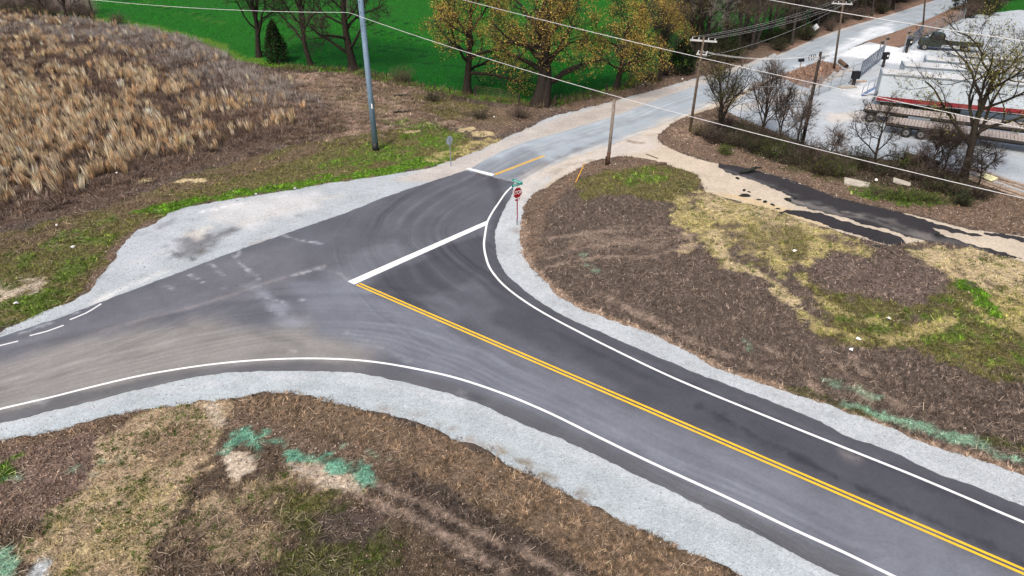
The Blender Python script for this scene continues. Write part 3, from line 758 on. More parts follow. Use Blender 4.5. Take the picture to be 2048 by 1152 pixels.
road_z = [
    ('p', [(-300, 800), (0, 715), (200, 660), (420, 640), (600, 650), (760, 690), (700, 745), (500, 743), (270, 780), (0, 848), (-300, 950)], (.23, .205, .175), 2.5, 1.5, 3., .9),
    ('p', [(-200, 760), (0, 690), (200, 615), (430, 525), (560, 490), (640, 520), (560, 580), (300, 640), (0, 730)], (.13, .122, .122), 2., 1., 2., .7),
    ('p', [(560, 560), (700, 560), (800, 600), (1000, 700), (1348, 850), (2048, 1150), (2048, 1200), (1800, 1180), (1348, 950), (1000, 790), (800, 720), (640, 660)], (.155, .155, .165), 1.6, 1.0, 2.5, .85),
    ('p', [(716, 569), (1348, 842), (2300, 1260), (2300, 1130), (1348, 758), (1060, 612), (975, 540), (968, 470), (860, 500)], (.055, .053, .058), .5, .3, 2., .8),
    ('p', [(830, 600), (950, 560), (1000, 640), (1100, 700), (1250, 780), (1200, 780), (1000, 700)], (.115, .113, .12), 1.2, 1., 2., .6),
    ('p', [(700, 520), (830, 500), (930, 460), (970, 400), (1000, 360), (930, 342), (780, 392), (650, 440)], (.088, .085, .09), 1.5, 1., 2., .6),
    ('p', [(720, 570), (830, 520), (800, 470), (700, 520), (640, 560)], (.15, .148, .155), 1.2, 1., 2., .6),
    ('l', [(985, 355), (1005, 420), (980, 500), (1010, 560), (1090, 622), (1213, 680), (1348, 740), (1600, 838), (1840, 938), (2048, 1026)], (.05, .047, .048), .6, .2, 2., .55, .45),
    ('l', [(0, 838), (273, 770), (440, 742), (600, 735), (740, 742), (900, 778), (1090, 855), (1300, 950), (1500, 1050), (1720, 1160)], (.095, .09, .088), .5, .3, 2., .75, .5),
    ('l', [(1400, 810), (1500, 868), (1600, 920), (1720, 980), (1850, 1040), (2048, 1130)], (.026, .025, .028), .45, .5, .8, .8, .10),
    ('l', [(1420, 860), (1600, 945), (1800, 1030), (2000, 1120)], (.12, .12, .125), .5, .4, 1., .35, .15),
    ('l', [(1300, 735), (1450, 800), (1600, 862), (1800, 945), (2048, 1058)], (.040, .038, .042), .4, .35, 1., .6, .12),
    ('l', [(1100, 660), (1200, 712), (1320, 770)], (.038, .037, .04), .4, .4, 1., .6, .14),
    ('l', [(1200, 850), (1400, 945), (1600, 1038), (1800, 1128)], (.19, .19, .20), .5, .4, 1.2, .5, .2),
    ('l', [(900, 575), (960, 610), (1040, 665), (1100, 700)], (.07, .07, .075), .5, .4, .8, .6, .2),
]
# scuffs and chalky patches
def sc(px, col, op, wdt=.06, soft=.2, amp=.12): road_z.append(('l', px, col, soft, amp, .4, op, wdt))
LIGHT = (.48, .47, .46)
for px in ([(130, 636), (165, 622), (195, 606)], [(40, 668), (80, 655), (110, 645)]):
    sc(px, (.45, .45, .45), .6, .03)
for px in ([(375, 550), (395, 560), (410, 568)], [(333, 572), (348, 580)], [(420, 528), (440, 545)], [(435, 545), (450, 552)], [(440, 578), (450, 580)], [(525, 595), (565, 605)], [(600, 600), (615, 604)],
           [(465, 510), (480, 530), (520, 560)], [(560, 470), (600, 482), (640, 488)], [(480, 500), (475, 515)]):
    sc(px, LIGHT, .6, .05)
sc([(200, 665), (290, 640), (400, 612), (520, 572), (620, 540), (650, 532)], (.24, .21, .19), .55, .12, .4)
sc([(590, 552), (640, 538), (652, 535)], LIGHT, .55, .05)
sc([(640, 540), (670, 545), (700, 562)], (.26, .25, .24), .5, .06)
sc([(690, 515), (730, 505), (790, 522)], (.17, .165, .16), .35, .05)
sc([(690, 665), (740, 685), (800, 715), (820, 728)], (.30, .29, .28), .5, .03)
sc([(560, 615), (570, 640), (590, 650)], (.24, .24, .25), .6, .5, .9, .5)
sc([(500, 570), (540, 600), (560, 625)], (.24, .24, .25), .5, .3, .7, .4)
sc([(300, 570), (330, 610), (350, 650), (400, 660)], (.06, .06, .062), .3, .1, .5)
sc([(580, 703), (592, 703)], (.42, .38, .33), .7, .12, .25)
sc([(510, 668), (560, 680), (600, 690)], (.08, .075, .07), .4, .25, .6)
sc([(925, 785), (930, 805)], (.35, .33, .31), .45, .1, .4); sc([(65, 800), (90, 808)], (.35, .33, .31), .5, .1, .4)
sc([(945, 795), (962, 802)], (.045, .045, .046), .6, .2, .4)
for k in range(14):
    x0 = 1400 + k * 34 + random.uniform(-8, 8); sc([(x0, 818 + (x0 - 1400) * .49), (x0 + 9, 821 + (x0 - 1391) * .49)], (.03, .03, .032), .4, .06, .15)
sc([(1690, 910), (1715, 920)], (.24, .20, .17), .5, .2, .5)
def road_col(P):
    c = paint(P, (.10, .098, .104), road_z) * np.array([1.02, 1.09, 1.21])
    fa = sd_line(P, CURVE_A, True); fb = sd_line(P, CURVE_B, True); fc = sd_line(P, CURVE_C, True)
    wa = sstep(8, 2, np.abs(fa)); wb = sstep(7, 1.5, np.abs(fb)); wc = sstep(6, 2, np.abs(fc)) * sstep(-4, 4, 4 - np.abs(fb)) * .8
    straight = sd_poly(P, W([(960, 640), (1348, 860), (2048, 1190), (2500, 1400), (2500, 1150), (2048, 1000), (1348, 720), (1100, 600)]))
    k = sstep(0, 3, straight) * .75 + .25
    return {'col': c, 'fa': fa, 'fb': fb, 'fc': fc, 'wts': np.stack([wa * k, wb * k, wc], 1)}
road = sheet('road', P_road, .055, .24, M_ASPH, road_col, .11, .45, 'new dark asphalt road with painted edge lines', .12, edge=.15)

old_z = [
    ('p', [(931, 342), (1029, 366), (1060, 350), (1100, 325), (1050, 300), (1000, 315)], (.17, .19, .22), 1.5, 1.2, 2., .8),
    ('l', [(1000, 362), (1060, 340), (1130, 310), (1180, 290), (1230, 275)], (.13, .13, .14), .6, .6, 1., .65, .22),
    ('l', [(1040, 352), (1110, 322), (1150, 308)], (.11, .11, .12), .5, .5, .8, .6, .15),
    ('l', [(980, 340), (1040, 315), (1120, 285), (1200, 262), (1280, 235)], (.22, .225, .235), .6, .6, 1., .5, .3),
    ('l', [(1053, 360), (1115, 327), (1180, 305), (1249, 281), (1319, 252), (1371, 231), (1440, 205), (1500, 178), (1560, 151)], (.50, .46, .41), 1.6, 1., 2., .8, .5),
    ('l', [(1380, 176), (1485, 134), (1553, 111), (1632, 77), (1775, 31), (1900, -10)], (.50, .45, .40), 1.2, .8, 2., .6, .3),
    ('p', [(1600, 135), (1640, 115), (1730, 60), (1790, 40), (1790, 65), (1735, 85), (1700, 100)], (.60, .64, .67), 2., 1.5, 3., .9),
]
def old_col(P):
    c = paint(P, (.315, .358, .395), old_z)
    fc = sd_line(P, o_up, True)
    return {'col': c, 'fa': fc, 'fb': fc * 1.7, 'fc': fc, 'wts': np.tile(np.array([.55, .0, .0]), (len(P), 1))}
sheet('old_road', P_old, .032, .5, M_ASPH, old_col, .15, 1., 'worn pale grey asphalt road running past the fields', .06)

pad_z = [
    ('p', [(780, 360), (906, 325), (1008, 280), (1107, 236), (1295, 186), (1553, 108), (1553, 118), (1300, 215), (1107, 275), (960, 335), (880, 365)], (.50, .455, .41), 1.2, 1., 2., .9),
    ('p', [(1080, 262), (1180, 225), (1300, 196), (1300, 205), (1180, 243), (1100, 268)], (.42, .375, .335), 1., 1., 1.5, .8),
    ('p', [(400, 418), (470, 402), (640, 378), (640, 420), (500, 455), (430, 440)], (.56, .555, .55), 1.2, 1.2, 1.5, .8),
    ('l', [(400, 424), (430, 418), (480, 408)], (.72, .72, .72), .3, .35, .6, .9, .12),
    ('l', [(190, 605), (250, 575), (320, 545)], (.70, .69, .67), .5, .4, .8, .8, .2),
    ('p', [(230, 530), (300, 450), (350, 440), (380, 500), (330, 520), (290, 545)], (.46, .485, .52), 1.2, 1., 1.5, .8),
    ('p', [(350, 480), (380, 465), (430, 470), (470, 455), (465, 468), (430, 480), (420, 500), (395, 515), (360, 512)], (.15, .15, .16), .9, .8, .8, .85),
    ('l', [(420, 470), (450, 462), (468, 457)], (.14, .14, .15), .5, .5, .5, .8, .22),
    ('l', [(345, 505), (362, 514), (385, 516)], (.08, .08, .085), .5, .5, .5, .85, .16),
    ('l', [(398, 508), (405, 500)], (.12, .10, .08), .3, .3, .4, .9, .1),
    ('l', [(412, 459), (420, 462)], (.10, .10, .11), .3, .25, .3, .9, .08),
    ('l', [(455, 492), (462, 490)], (.13, .13, .14), .3, .25, .3, .8, .08),
    ('l', [(590, 432), (602, 434)], (.14, .14, .16), .25, .2, .3, .9, .05),
    ('l', [(495, 490), (520, 485), (548, 475)], (.34, .31, .28), .3, .3, .5, .6, .12),
    ('p', [(370, 470), (420, 452), (400, 480)], (.58, .55, .50), .6, .5, .7, .8),
    ('l', [(280, 470), (330, 450)], (.30, .30, .33), .5, .5, .3, .4, .2),
    ('l', [(320, 452), (345, 445), (352, 430)], (.16, .16, .18), .5, .6, .25, .5, .12),
    ('l', [(325, 490), (345, 495)], (.14, .15, .17), .4, .5, .2, .5, .1),
    ('l', [(310, 440), (316, 442)], (.06, .06, .065), .2, .2, .3, .9, .06),
    ('l', [(250, 535), (300, 512), (360, 490)], (.52, .52, .51), .6, .5, .8, .6, .15),
    ('l', [(480, 450), (580, 415), (680, 390)], (.53, .51, .48), .6, .6, .8, .6, .2),
    ('l', [(520, 470), (620, 430), (720, 395)], (.36, .36, .37), .6, .6, .8, .4, .1),
]
def pad_col(P): return {'col': paint(P, (.42, .455, .475), pad_z) * np.array([.95, .955, .96])}
sheet('gravel_pad', P_pad, .012, .42, M_GRAVEL, pad_col, .5, 1., 'wide pale gravel shoulder beside the junction', edge=.25)
def gsw_col(P): return {'col': paint(P, (.40, .448, .468), [
    ('l', [(0, 855), (274, 790), (513, 752), (700, 755), (835, 782), (1002, 838), (1214, 932), (1485, 1065), (1680, 1165)], (.46, .485, .505), .9, .5, 1., .8, .35),
    ('l', [(0, 868), (274, 803), (513, 766), (700, 776), (835, 802), (1002, 862), (1214, 958), (1485, 1092), (1600, 1160)], (.34, .375, .39), .6, .5, .9, .45, .12),
    ('l', [(740, 815), (790, 820), (850, 838)], (.30, .26, .22), .4, .5, .5, .6, .08),
    ('l', [(880, 850), (910, 858)], (.24, .2, .15), .4, .4, .5, .8, .15),
    ('l', [(930, 875), (990, 900), (1010, 905)], (.30, .25, .20), .4, .5, .5, .7, .1),
    ('l', [(1010, 905), (1060, 930), (1110, 958)], (.20, .165, .11), .3, .3, .5, .9, .12),
    ('l', [(1145, 975), (1190, 998), (1230, 1025), (1250, 1040)], (.20, .165, .11), .3, .3, .5, .85, .13),
])}
sheet('gravel_shoulder', P_gsw, .014, .35, M_GRAVEL, gsw_col, .34, .9, 'pale gravel shoulder along the near edge of the road', edge=.15)
def gne_col(P): return {'col': paint(P, (.44, .47, .488), [
    ('p', [(1026, 364), (1100, 335), (1100, 380), (1060, 392), (1040, 420)], (.52, .48, .44), .8, .6, .8, .8),
    ('l', [(1008, 470), (1016, 515), (1050, 560), (1120, 610), (1260, 672), (1420, 745), (1600, 812), (1800, 885), (2048, 985)], (.36, .385, .40), .6, .5, .9, .45, .1),
    ('l', [(1034, 452), (1032, 470)], (.30, .28, .27), .3, .3, .3, .7, .2),
    ('l', [(1548, 790), (1600, 800), (1630, 808)], (.32, .32, .34), .3, .4, .3, .5, .1),
])}
sheet('gravel_shoulder', P_gne, .016, .35, M_GRAVEL, gne_col, .26, .8, 'pale gravel shoulder curving round the stop sign', edge=.15)
def dirt_col(P): return {'col': paint(P, (.53, .455, .36), [
    ('p', [(1040, 360), (1180, 303), (1319, 250), (1360, 240), (1300, 300), (1180, 325), (1060, 385)], (.53, .485, .44), 1.2, 1., 1.5, .9),
    ('l', [(1255, 282), (1275, 287), (1290, 285)], (.24, .19, .14), .4, .4, .4, .85, .3),
    ('l', [(1300, 270), (1310, 268)], (.42, .33, .22), .4, .4, .4, .7, .2),
    ('l', [(1110, 345), (1140, 330), (1180, 322)], (.30, .255, .19), .6, .6, .6, .7, .25),
    ('l', [(1070, 372), (1100, 355)], (.34, .29, .23), .5, .5, .5, .6, .2),
    ('p', [(1415, 385), (1500, 395), (1600, 425), (1700, 465), (1600, 440), (1480, 402)], (.58, .44, .24), .8, .6, 1., .7),
    ('p', [(1430, 325), (1500, 345), (1600, 380), (1700, 425), (1850, 470), (1950, 480), (1850, 450), (1650, 395), (1500, 345)], (.40, .34, .27), 1., 1., 1., .6),
])}
sheet('dirt_track', P_dirt, .009, .4, M_GRAVEL, dirt_col, .35, .8, 'sandy dirt track leaving the old road', edge=.25)
def yard_col(P): return {'col': paint(P, (.42, .46, .49), [
    ('p', [(1640, 122), (1715, 90), (1765, 88), (1850, 105), (1830, 135), (1750, 120), (1680, 112)], (.74, .77, .79), 1.5, 1., 2., .9),
    ('p', [(1690, 185), (1740, 165), (1760, 190), (1720, 205)], (.66, .68, .69), 1., 1., 1., .9),
    ('p', [(1650, 230), (1750, 220), (1760, 240), (1660, 245)], (.60, .55, .50), 1.2, 1., 1.2, .8),
    ('l', [(1675, 155), (1720, 150), (1760, 140)], (.42, .42, .42), 1., 1., 1., .5, .6),
    ('p', [(1900, 345), (1960, 340), (2048, 365), (2048, 390), (1960, 362)], (.42, .36, .32), .8, .8, 1., .8),
    ('l', [(1490, 215), (1560, 200), (1600, 185)], (.58, .54, .48), 1.5, 1., 1.5, .8, 1.),
])}
sheet('yard_gravel', P_yard, .022, .8, M_GRAVEL, yard_col, .3, 1., 'pale gravel yard where the trailers stand')
M_MILL = mat_gravel('asphalt_millings')
def mil_col(P):
    return {'col': paint(P, (.038, .036, .040), [
        ('l', [(1580, 400), (1680, 430), (1740, 440), (1800, 462), (1900, 490)], (.20, .19, .18), .8, .7, .8, .75, .2),
        ('l', [(1450, 340), (1520, 365), (1600, 395), (1700, 425)], (.11, .108, .11), .6, .9, .8, .75, .25),
        ('l', [(1600, 405), (1660, 418), (1720, 430)], (.26, .24, .21), .4, .5, .5, .7, .06),
        ('l', [(1730, 428), (1770, 440), (1850, 470), (1960, 500)], (.17, .16, .15), .8, .8, .8, .7, .25)])}
sheet('asphalt_millings', P_mil1, .017, .3, M_MILL, mil_col, .42, .45, 'black asphalt millings spread along the dirt track', seed=9, edge=.15)
sheet('asphalt_millings', P_mil2, .019, .3, M_MILL, mil_col, .30, .4, 'separate black strip of millings on the sandy ground', seed=10, edge=.15)
sheet('asphalt_millings', P_mil3, .0175, .3, M_MILL, mil_col, .42, .45, 'black millings patch at the far right of the track', seed=12, edge=.15)

tick('road markings')
# ------------------------------------------------------------------ road markings
def ribbon(name, line, width, z, m, label, off=0.0, closed_ends=True):
    L = smooth(line, step=.35) if len(line) > 2 else np.array([line[0] + (line[1] - line[0]) * t for t in np.linspace(0, 1, 60)])
    t = np.gradient(L, axis=0); nn = np.stack([-t[:, 1], t[:, 0]], 1); nn /= np.linalg.norm(nn, axis=1)[:, None]
    wv = width / 2 * (1 + .10 * (fbm(L, .5, 77, 2) - .5))
    A = L + nn * (off + wv[:, None]); B = L + nn * (off - wv[:, None])
    k = len(L); V = np.column_stack([np.vstack([A, B]), np.full(2 * k, z)])
    i = np.arange(k - 1)
    o = obj(name, mesh_np(name, V, np.stack([k + i, k + i + 1, i + 1, i], 1)), m)
    return tag(o, label, kind='structure')
ribbon('edge_line', LRx, .145, .0595, M_WHITE, 'white edge line curving past the stop sign')
ribbon('edge_line', LLx, .145, .0595, M_WHITE, 'white edge line along the near side of the road')
yl = np.array([W([(716, 569.5)])[0], W([(1785, 1032)])[0]]); yl = np.vstack([yl, yl[1] + (yl[1] - yl[0]) / np.linalg.norm(yl[1] - yl[0]) * 60])
ribbon('centre_line', yl[[0, 2]], .125, .0595, M_YELLOW, 'upper stripe of the long double yellow line', .12)
ribbon('centre_line', yl[[0, 2]], .125, .0595, M_YELLOW, 'lower stripe of the long double yellow line', -.12)
ys = W([(988, 350.5), (1089, 312)])
ribbon('centre_line', ys, .11, .0405, M_YELLOW, 'upper stripe of the short yellow line on the old road', .10)
ribbon('centre_line', ys, .11, .0405, M_YELLOW, 'lower stripe of the short yellow line on the old road', -.10)
M_WORN = mat_paint('worn_white_paint', (.66, .66, .66), .55)
for px_, lab in (([(-30, 701), (0, 693), (37, 684)], 'left end'), ([(60, 673), (95, 664), (128, 652)], 'middle'), ([(140, 641), (172, 628), (203, 609)], 'right end')):
    ribbon('edge_line', W(px_), .14, .0595, M_WORN, 'worn white edge line dash, %s of the broken line by the gravel' % lab)
def quad(name, px, z, m, label):
    q = W(px); V = np.column_stack([q, np.full(4, z)])
    o = obj(name, mesh_np(name, V, np.array([[0, 1, 2, 3]])), m); return tag(o, label, kind='structure')
quad('stop_line', [(695, 564.5), (709, 570.5), (972, 452), (975, 442.5)], .0625, M_WHITE, 'long white stop line across the new road')
quad('stop_line', [(931, 339), (984, 353.5), (990, 349.5), (938, 337)], .0625, M_WHITE, 'short white stop line at the old road')

tick('grass blades')
# ------------------------------------------------------------------ grass blades, tufts, leaf litter over the ground
def in_view(P, mg=60):
    x, y = to_px(np.column_stack([P, np.zeros(len(P))]))
    return (x > -mg) & (x < 2048 + mg) & (y > -mg) & (y < 1152 + mg)
def scatter(n, ymin=480 - 480, seed=1):
    """points spread evenly over the picture's ground rows so near ground gets more"""
    r = np.random.default_rng(seed)
    D = 12 * np.exp(r.uniform(0, math.log(100 / 12.), n))
    X = r.uniform(-1, 1, n) * (D * .80 + 6)
    return np.column_stack([X, D]), r
def blades(P, h, wdt, col, r, lean=.5, nper=1):
    n = len(P)
    a = r.uniform(0, 2 * math.pi, n); b = r.uniform(0, 2 * math.pi, n)
    z = ground_z(P)
    base = np.column_stack([P, z - .005])
    s = np.column_stack([np.cos(a), np.sin(a), np.zeros(n)]) * (wdt / 2)[:, None]
    tip = base + np.column_stack([np.cos(b) * h * lean * r.uniform(.2, 1.4, n), np.sin(b) * h * lean * r.uniform(.2, 1.4, n), h])
    V = np.stack([base - s, base + s, tip], 1).reshape(-1, 3)
    return V, np.arange(3 * n).reshape(-1, 3), np.repeat(col, 3, 0)
P, r = scatter(1300000, seed=3)
P = P[in_view(P)]
d = sheets_at(P)
P = P[(d > -.05 - .45 * sstep(.55, .75, fbm(P, .9, 99, 3)) + .18 * (r.random(len(P)) - .7))]
zv = zone_at(P)
cn = np.clip((fbm(P, .34, 81, 3) - .5) * 2.0 + .5, 0, 1)
keep = r.random(len(P)) < zv[:, 6] * (.25 + .6 * cn)
P = P[keep]; zv = zv[keep]; cn = cn[keep]
n = len(P); D = np.linalg.norm(P, axis=1)
sz = .75 + D / 45.
h = zv[:, 7] * r.uniform(.5, 1.4, n) * (.7 + .3 * sz) * (.45 + 1.1 * cn)
col = zv[:, 3:6] * (np.exp(r.normal(0, .30, n) + 1.7 * (hash2(np.floor(P[:, 0] / (.11 + D * .0012)), np.floor(P[:, 1] / (.11 + D * .0022)), 5) - .5)) * (.42 + .95 * cn))[:, None]
pale = r.random(n) < .10
col[pale] = col[pale] * .5 + np.array([.34, .26, .19]) * .5
V, Fc, cc = blades(P, h, .026 * sz * r.uniform(.7, 1.5, n), np.clip(col, .005, .8), r, .9)
tag(obj('dead_grass', mesh_np('dead_grass', V, Fc, {'col': cc}), M_BLADE), 'short dead grass covering the verges and mounds', 'grass', kind='stuff')
# green tufts
P, r = scatter(110000, seed=8)
P = P[in_view(P)]
P = P[sheets_at(P) > .05]
zv = zone_at(P)
cl = fbm(P, 1.2, 91, 3)
keep = r.random(len(P)) < zv[:, 9] * .5 * sstep(.35, .6, cl)
P = P[keep]
Vs, Cs = [], []
k = 18
Q = np.repeat(P, k, 0); rad = np.repeat(r.uniform(.05, .26, len(P)) * (.6 + np.linalg.norm(P, axis=1) / 60), k)
an = r.uniform(0, 6.283, len(Q)); rr = rad * np.sqrt(r.random(len(Q)))
Q = Q + np.column_stack([np.cos(an), np.sin(an)]) * rr[:, None]
colt = np.array([.068, .125, .016]) * np.exp(np.repeat(r.normal(0, .25, len(P)), k) + r.normal(0, .25, len(Q)))[:, None]
V, Fc, cc = blades(Q, r.uniform(.06, .15, len(Q)), .02 * (.6 + np.linalg.norm(Q, axis=1) / 45), np.clip(colt, .004, .6), r, .8)
tag(obj('grass_tufts', mesh_np('grass_tufts', V, Fc, {'col': cc}), M_BLADE), 'green grass tufts sprouting on the bare soil', 'grass', kind='stuff')
# leaves
P, r = scatter(420000, seed=15)
P = P[in_view(P)]
d = sheets_at(P)
P = P[d > -.15 * r.random(len(P))]
zv = zone_at(P)
keep = r.random(len(P)) < zv[:, 8] * .55
P = P[keep]; n = len(P); D = np.linalg.norm(P, axis=1)
s = r.uniform(.015, .042, n) * (.7 + D / 55)
a = r.uniform(0, 6.283, n); z = ground_z(P) + r.uniform(.02, .07, n)
u = np.column_stack([np.cos(a), np.sin(a), r.uniform(-.6, .6, n)]) * s[:, None]
v = np.column_stack([-np.sin(a), np.cos(a), r.uniform(-.6, .6, n)]) * (s * .7)[:, None]
c0 = np.column_stack([P, z])
V = np.stack([c0 - u, c0 + v, c0 + u, c0 - v], 1).reshape(-1, 3)
pal = np.array([[.22, .14, .10], [.36, .27, .21], [.05, .036, .03], [.50, .40, .33], [.27, .18, .12]])
cl = pal[r.integers(0, 5, n)] * np.exp(r.normal(0, .2, n))[:, None]
tag(obj('leaf_litter', mesh_np('leaf_litter', V, np.arange(4 * n).reshape(-1, 4), {'col': np.repeat(np.clip(cl, .01, .7), 4, 0)}), M_LEAF), 'dry fallen leaves scattered over the ground', 'leaves', kind='stuff')
# clods and fallen straws give the bare ground its own relief
P, r = scatter(90000, seed=41)
P = P[in_view(P)]
P = P[sheets_at(P) > .1]
zv = zone_at(P)
P = P[r.random(len(P)) < np.where(zv[:, 8] > .1, .22, .08)]
P = P[np.linalg.norm(P, axis=1) < 75]
zv = zone_at(P); n = len(P); D = np.linalg.norm(P, axis=1)
s = r.uniform(.02, .06, n) * (.7 + D / 60)
base = np.column_stack([P, ground_z(P)])
o3 = np.array([[-1, -.6, -.2], [1, -.7, -.2], [.1, 1, -.2], [0, 0, .9]])
rot = r.uniform(0, 6.283, n); cr, sr = np.cos(rot), np.sin(rot)
V = np.stack([base + np.column_stack([(o[0] * cr - o[1] * sr) * s, (o[0] * sr + o[1] * cr) * s, o[2] * s]) for o in o3], 1).reshape(-1, 3)
b4 = np.arange(n)[:, None] * 4
Fc = np.concatenate([b4 + np.array([[0, 1, 3]]), b4 + np.array([[1, 2, 3]]), b4 + np.array([[2, 0, 3]])])
cl = zv[:, :3] * np.exp(r.normal(-.1, .35, n))[:, None]
tag(obj('soil_clods', mesh_np('soil_clods', V, Fc, {'col': np.repeat(np.clip(cl, .01, .7), 4, 0)}), M_TWIG), 'small soil clods over the bare ground', 'soil clods', kind='stuff')
P, r = scatter(70000, seed=43)
P = P[in_view(P)]
P = P[sheets_at(P) > .05]
P = P[(np.linalg.norm(P, axis=1) < 70) & (r.random(len(P)) < .55 * sstep(.4, .6, fbm(P, 1.3, 44, 3)))]
zv = zone_at(P); n = len(P); D = np.linalg.norm(P, axis=1)
an = r.normal(.2, .8, n); L = r.uniform(.06, .2, n) * (.8 + D / 60); wd = .007 * (.8 + D / 25)
z = ground_z(P) + r.uniform(.03, .10, n)
dx = np.column_stack([np.cos(an), np.sin(an), r.normal(0, .25, n)]) * L[:, None]
sx = np.column_stack([-np.sin(an), np.cos(an), np.zeros(n)]) * wd[:, None]
c0 = np.column_stack([P, z])
V = np.stack([c0 - dx - sx, c0 - dx + sx, c0 + dx + sx, c0 + dx - sx], 1).reshape(-1, 3)
cl = (zv[:, 3:6] * .8 + np.array([.16, .125, .095])) * np.exp(r.normal(0, .35, n))[:, None]
tag(obj('fallen_straw', mesh_np('fallen_straw', V, np.arange(4 * n).reshape(-1, 4), {'col': np.repeat(np.clip(cl, .01, .7), 4, 0)}), M_LEAF), 'fallen dead straws lying over the verges', 'straw', kind='stuff')
# loose stones on gravel
P, r = scatter(120000, seed=21)
P = P[in_view(P)]
dg = sheet_sd(P, ('gsw', 'gne', 'pad')); dr = sheet_sd(P, ('road', 'old'))
clus = fbm(P, .8, 23, 4)
edge = np.exp(-np.abs(dg + .3) / .5)
keep = (dg < .1) & (dr > -.35 * r.random(len(P)) ** 3) & (r.random(len(P)) < .03 + .5 * sstep(.62, .78, clus) + .10 * edge)
P = P[keep]; n = len(P); D = np.linalg.norm(P, axis=1)
s = r.uniform(.010, .03, n) * (.6 + D / 50)
base = np.column_stack([P, np.full(n, .014)])
o3 = np.array([[-1, -.6, 0], [1, -.7, 0], [.1, 1, 0], [0, 0, 1.1]])
rot = r.uniform(0, 6.283, n); cr, sr = np.cos(rot), np.sin(rot)
V = np.stack([base + np.column_stack([(o[0] * cr - o[1] * sr) * s, (o[0] * sr + o[1] * cr) * s, o[2] * s]) for o in o3], 1).reshape(-1, 3)
b4 = np.arange(n)[:, None] * 4
Fc = np.concatenate([b4 + np.array([[0, 1, 3]]), b4 + np.array([[1, 2, 3]]), b4 + np.array([[2, 0, 3]])])
g = np.where(r.random(n) < .6, r.uniform(.08, .2, n), r.uniform(.5, .7, n))
tag(obj('loose_stones', mesh_np('loose_stones', V, Fc, {'col': np.repeat(np.column_stack([g, g, g * 1.05]), 4, 0)}), M_TWIG), 'loose stones strewn on the gravel shoulders', 'stones', kind='stuff')

tick('tall grass')
# ------------------------------------------------------------------ tall grass field
def tall_clumps(P, nb, h, spread, wdt, pal, r, lean_dir=(.25, .1), seed=0, var=.2):
    n = len(P); Q = np.repeat(P, nb, 0); m = len(Q)
    H = np.repeat(h, nb) * r.uniform(.6, 1.1, m)
    an = r.uniform(0, 6.283, m)
    Q = Q + np.column_stack([np.cos(an), np.sin(an)]) * (np.repeat(spread, nb) * np.sqrt(r.random(m)) * .45)[:, None]
    z = np.repeat(ground_z(P), nb)
    base = np.column_stack([Q, z])
    ld = np.repeat(np.array(lean_dir)[None] + r.normal(0, .12, (n, 2)), nb, 0)
    out = np.column_stack([np.cos(an), np.sin(an)]) * (np.repeat(spread, nb) * r.uniform(.2, 1.3, m))[:, None]
    tip = base + np.column_stack([ld * H[:, None] + out, H])
    mid = base * .45 + tip * .55 - np.column_stack([ld * H[:, None] * .12, np.zeros(m)])
    b = r.uniform(0, 6.283, m)
    s = np.column_stack([np.cos(b), np.sin(b), np.zeros(m)]) * wdt / 2 * r.uniform(.6, 1.4, m)[:, None]
    V = np.stack([base - s * .5, base + s * .5, mid + s, tip, mid - s], 1).reshape(-1, 3)
    i = np.arange(m)[:, None] * 5
    F4 = i + np.array([[0, 1, 2, 4]]); F3 = i + np.array([[4, 2, 3]])
    c = np.array(pal)[np.repeat(r.integers(0, len(pal), n), nb)] * np.exp(np.repeat(r.normal(0, var, n), nb) + r.normal(0, .15, m))[:, None]
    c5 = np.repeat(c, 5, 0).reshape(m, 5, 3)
    c5[:, :2] *= .22; c5[:, 2] *= .85; c5[:, 4] *= .85  # blade feet darkened: the shade between clumps is put into the colour
    return V, [F4, F3], np.clip(c5.reshape(-1, 3), .01, .8)
FIELD = W([(-200, 545), (0, 455), (100, 430), (200, 402), (300, 370), (350, 342), (420, 328), (500, 310), (560, 290), (640, 272), (690, 258), (690, 240), (640, 210), (600, 185), (555, 160), (480, 135), (440, 104), (300, 64), (190, 48), (0, 20), (-300, 5)])
def fpts(n, seed):
    r = np.random.default_rng(seed)
    lo = FIELD.min(0); hi = FIELD.max(0)
    P = np.column_stack([r.uniform(lo[0], hi[0], n), r.uniform(lo[1], hi[1], n)])
    P = P[(sd_poly(P, FIELD) + 6. * (fbm(P, 2.6, 5, 3) - .5) < 0)]
    return P[in_view(P, 120)], r
# brown weeds
P, r = fpts(60000, 31)
px, py = to_px(np.column_stack([P, np.zeros(len(P))]))
tanw = sstep(.42, .60, fbm(P, 2.6, 44, 3) + .16 * sstep(420, 60, px) * sstep(130, 230, py) - .07 * sstep(220, 120, py) - .07 * sstep(300, 520, px) * sstep(260, 160, py) - .10 * sstep(500, 660, px)) * (.15 + .85 * (fbm(P, .8, 45, 2) > .42))
rim = sstep(5.5, 1.0, -sd_poly(P, FIELD)) * sstep(180, 260, py)
greyz = sstep(14., 2., sd_line(P, W([(150, 52), (300, 72), (420, 98), (520, 138), (600, 178)]))) * sstep(.3, .6, fbm(P, 4., 47, 2) + .1)
u = r.random(len(P))
kind = np.where(u < np.clip(greyz * .8, 0, 1), 2, np.where(r.random(len(P)) < np.clip(tanw * .92 - rim, 0, 1), 1, 0))
fall = .35 + .65 * sstep(-1., 4.5, -sd_poly(P, FIELD))
A = P[kind == 0]; fA = fall[kind == 0][:21000]; A = A[:21000]
V, Fc, cc = tall_clumps(A, 14, r.uniform(.4, .85, len(A)) * fA, r.uniform(.35, .6, len(A)), .034, [(.12, .084, .07), (.17, .118, .09), (.09, .066, .06), (.22, .165, .13), (.15, .098, .072), (.27, .21, .17), (.24, .155, .11)], r, (-.03, .05), var=.3)
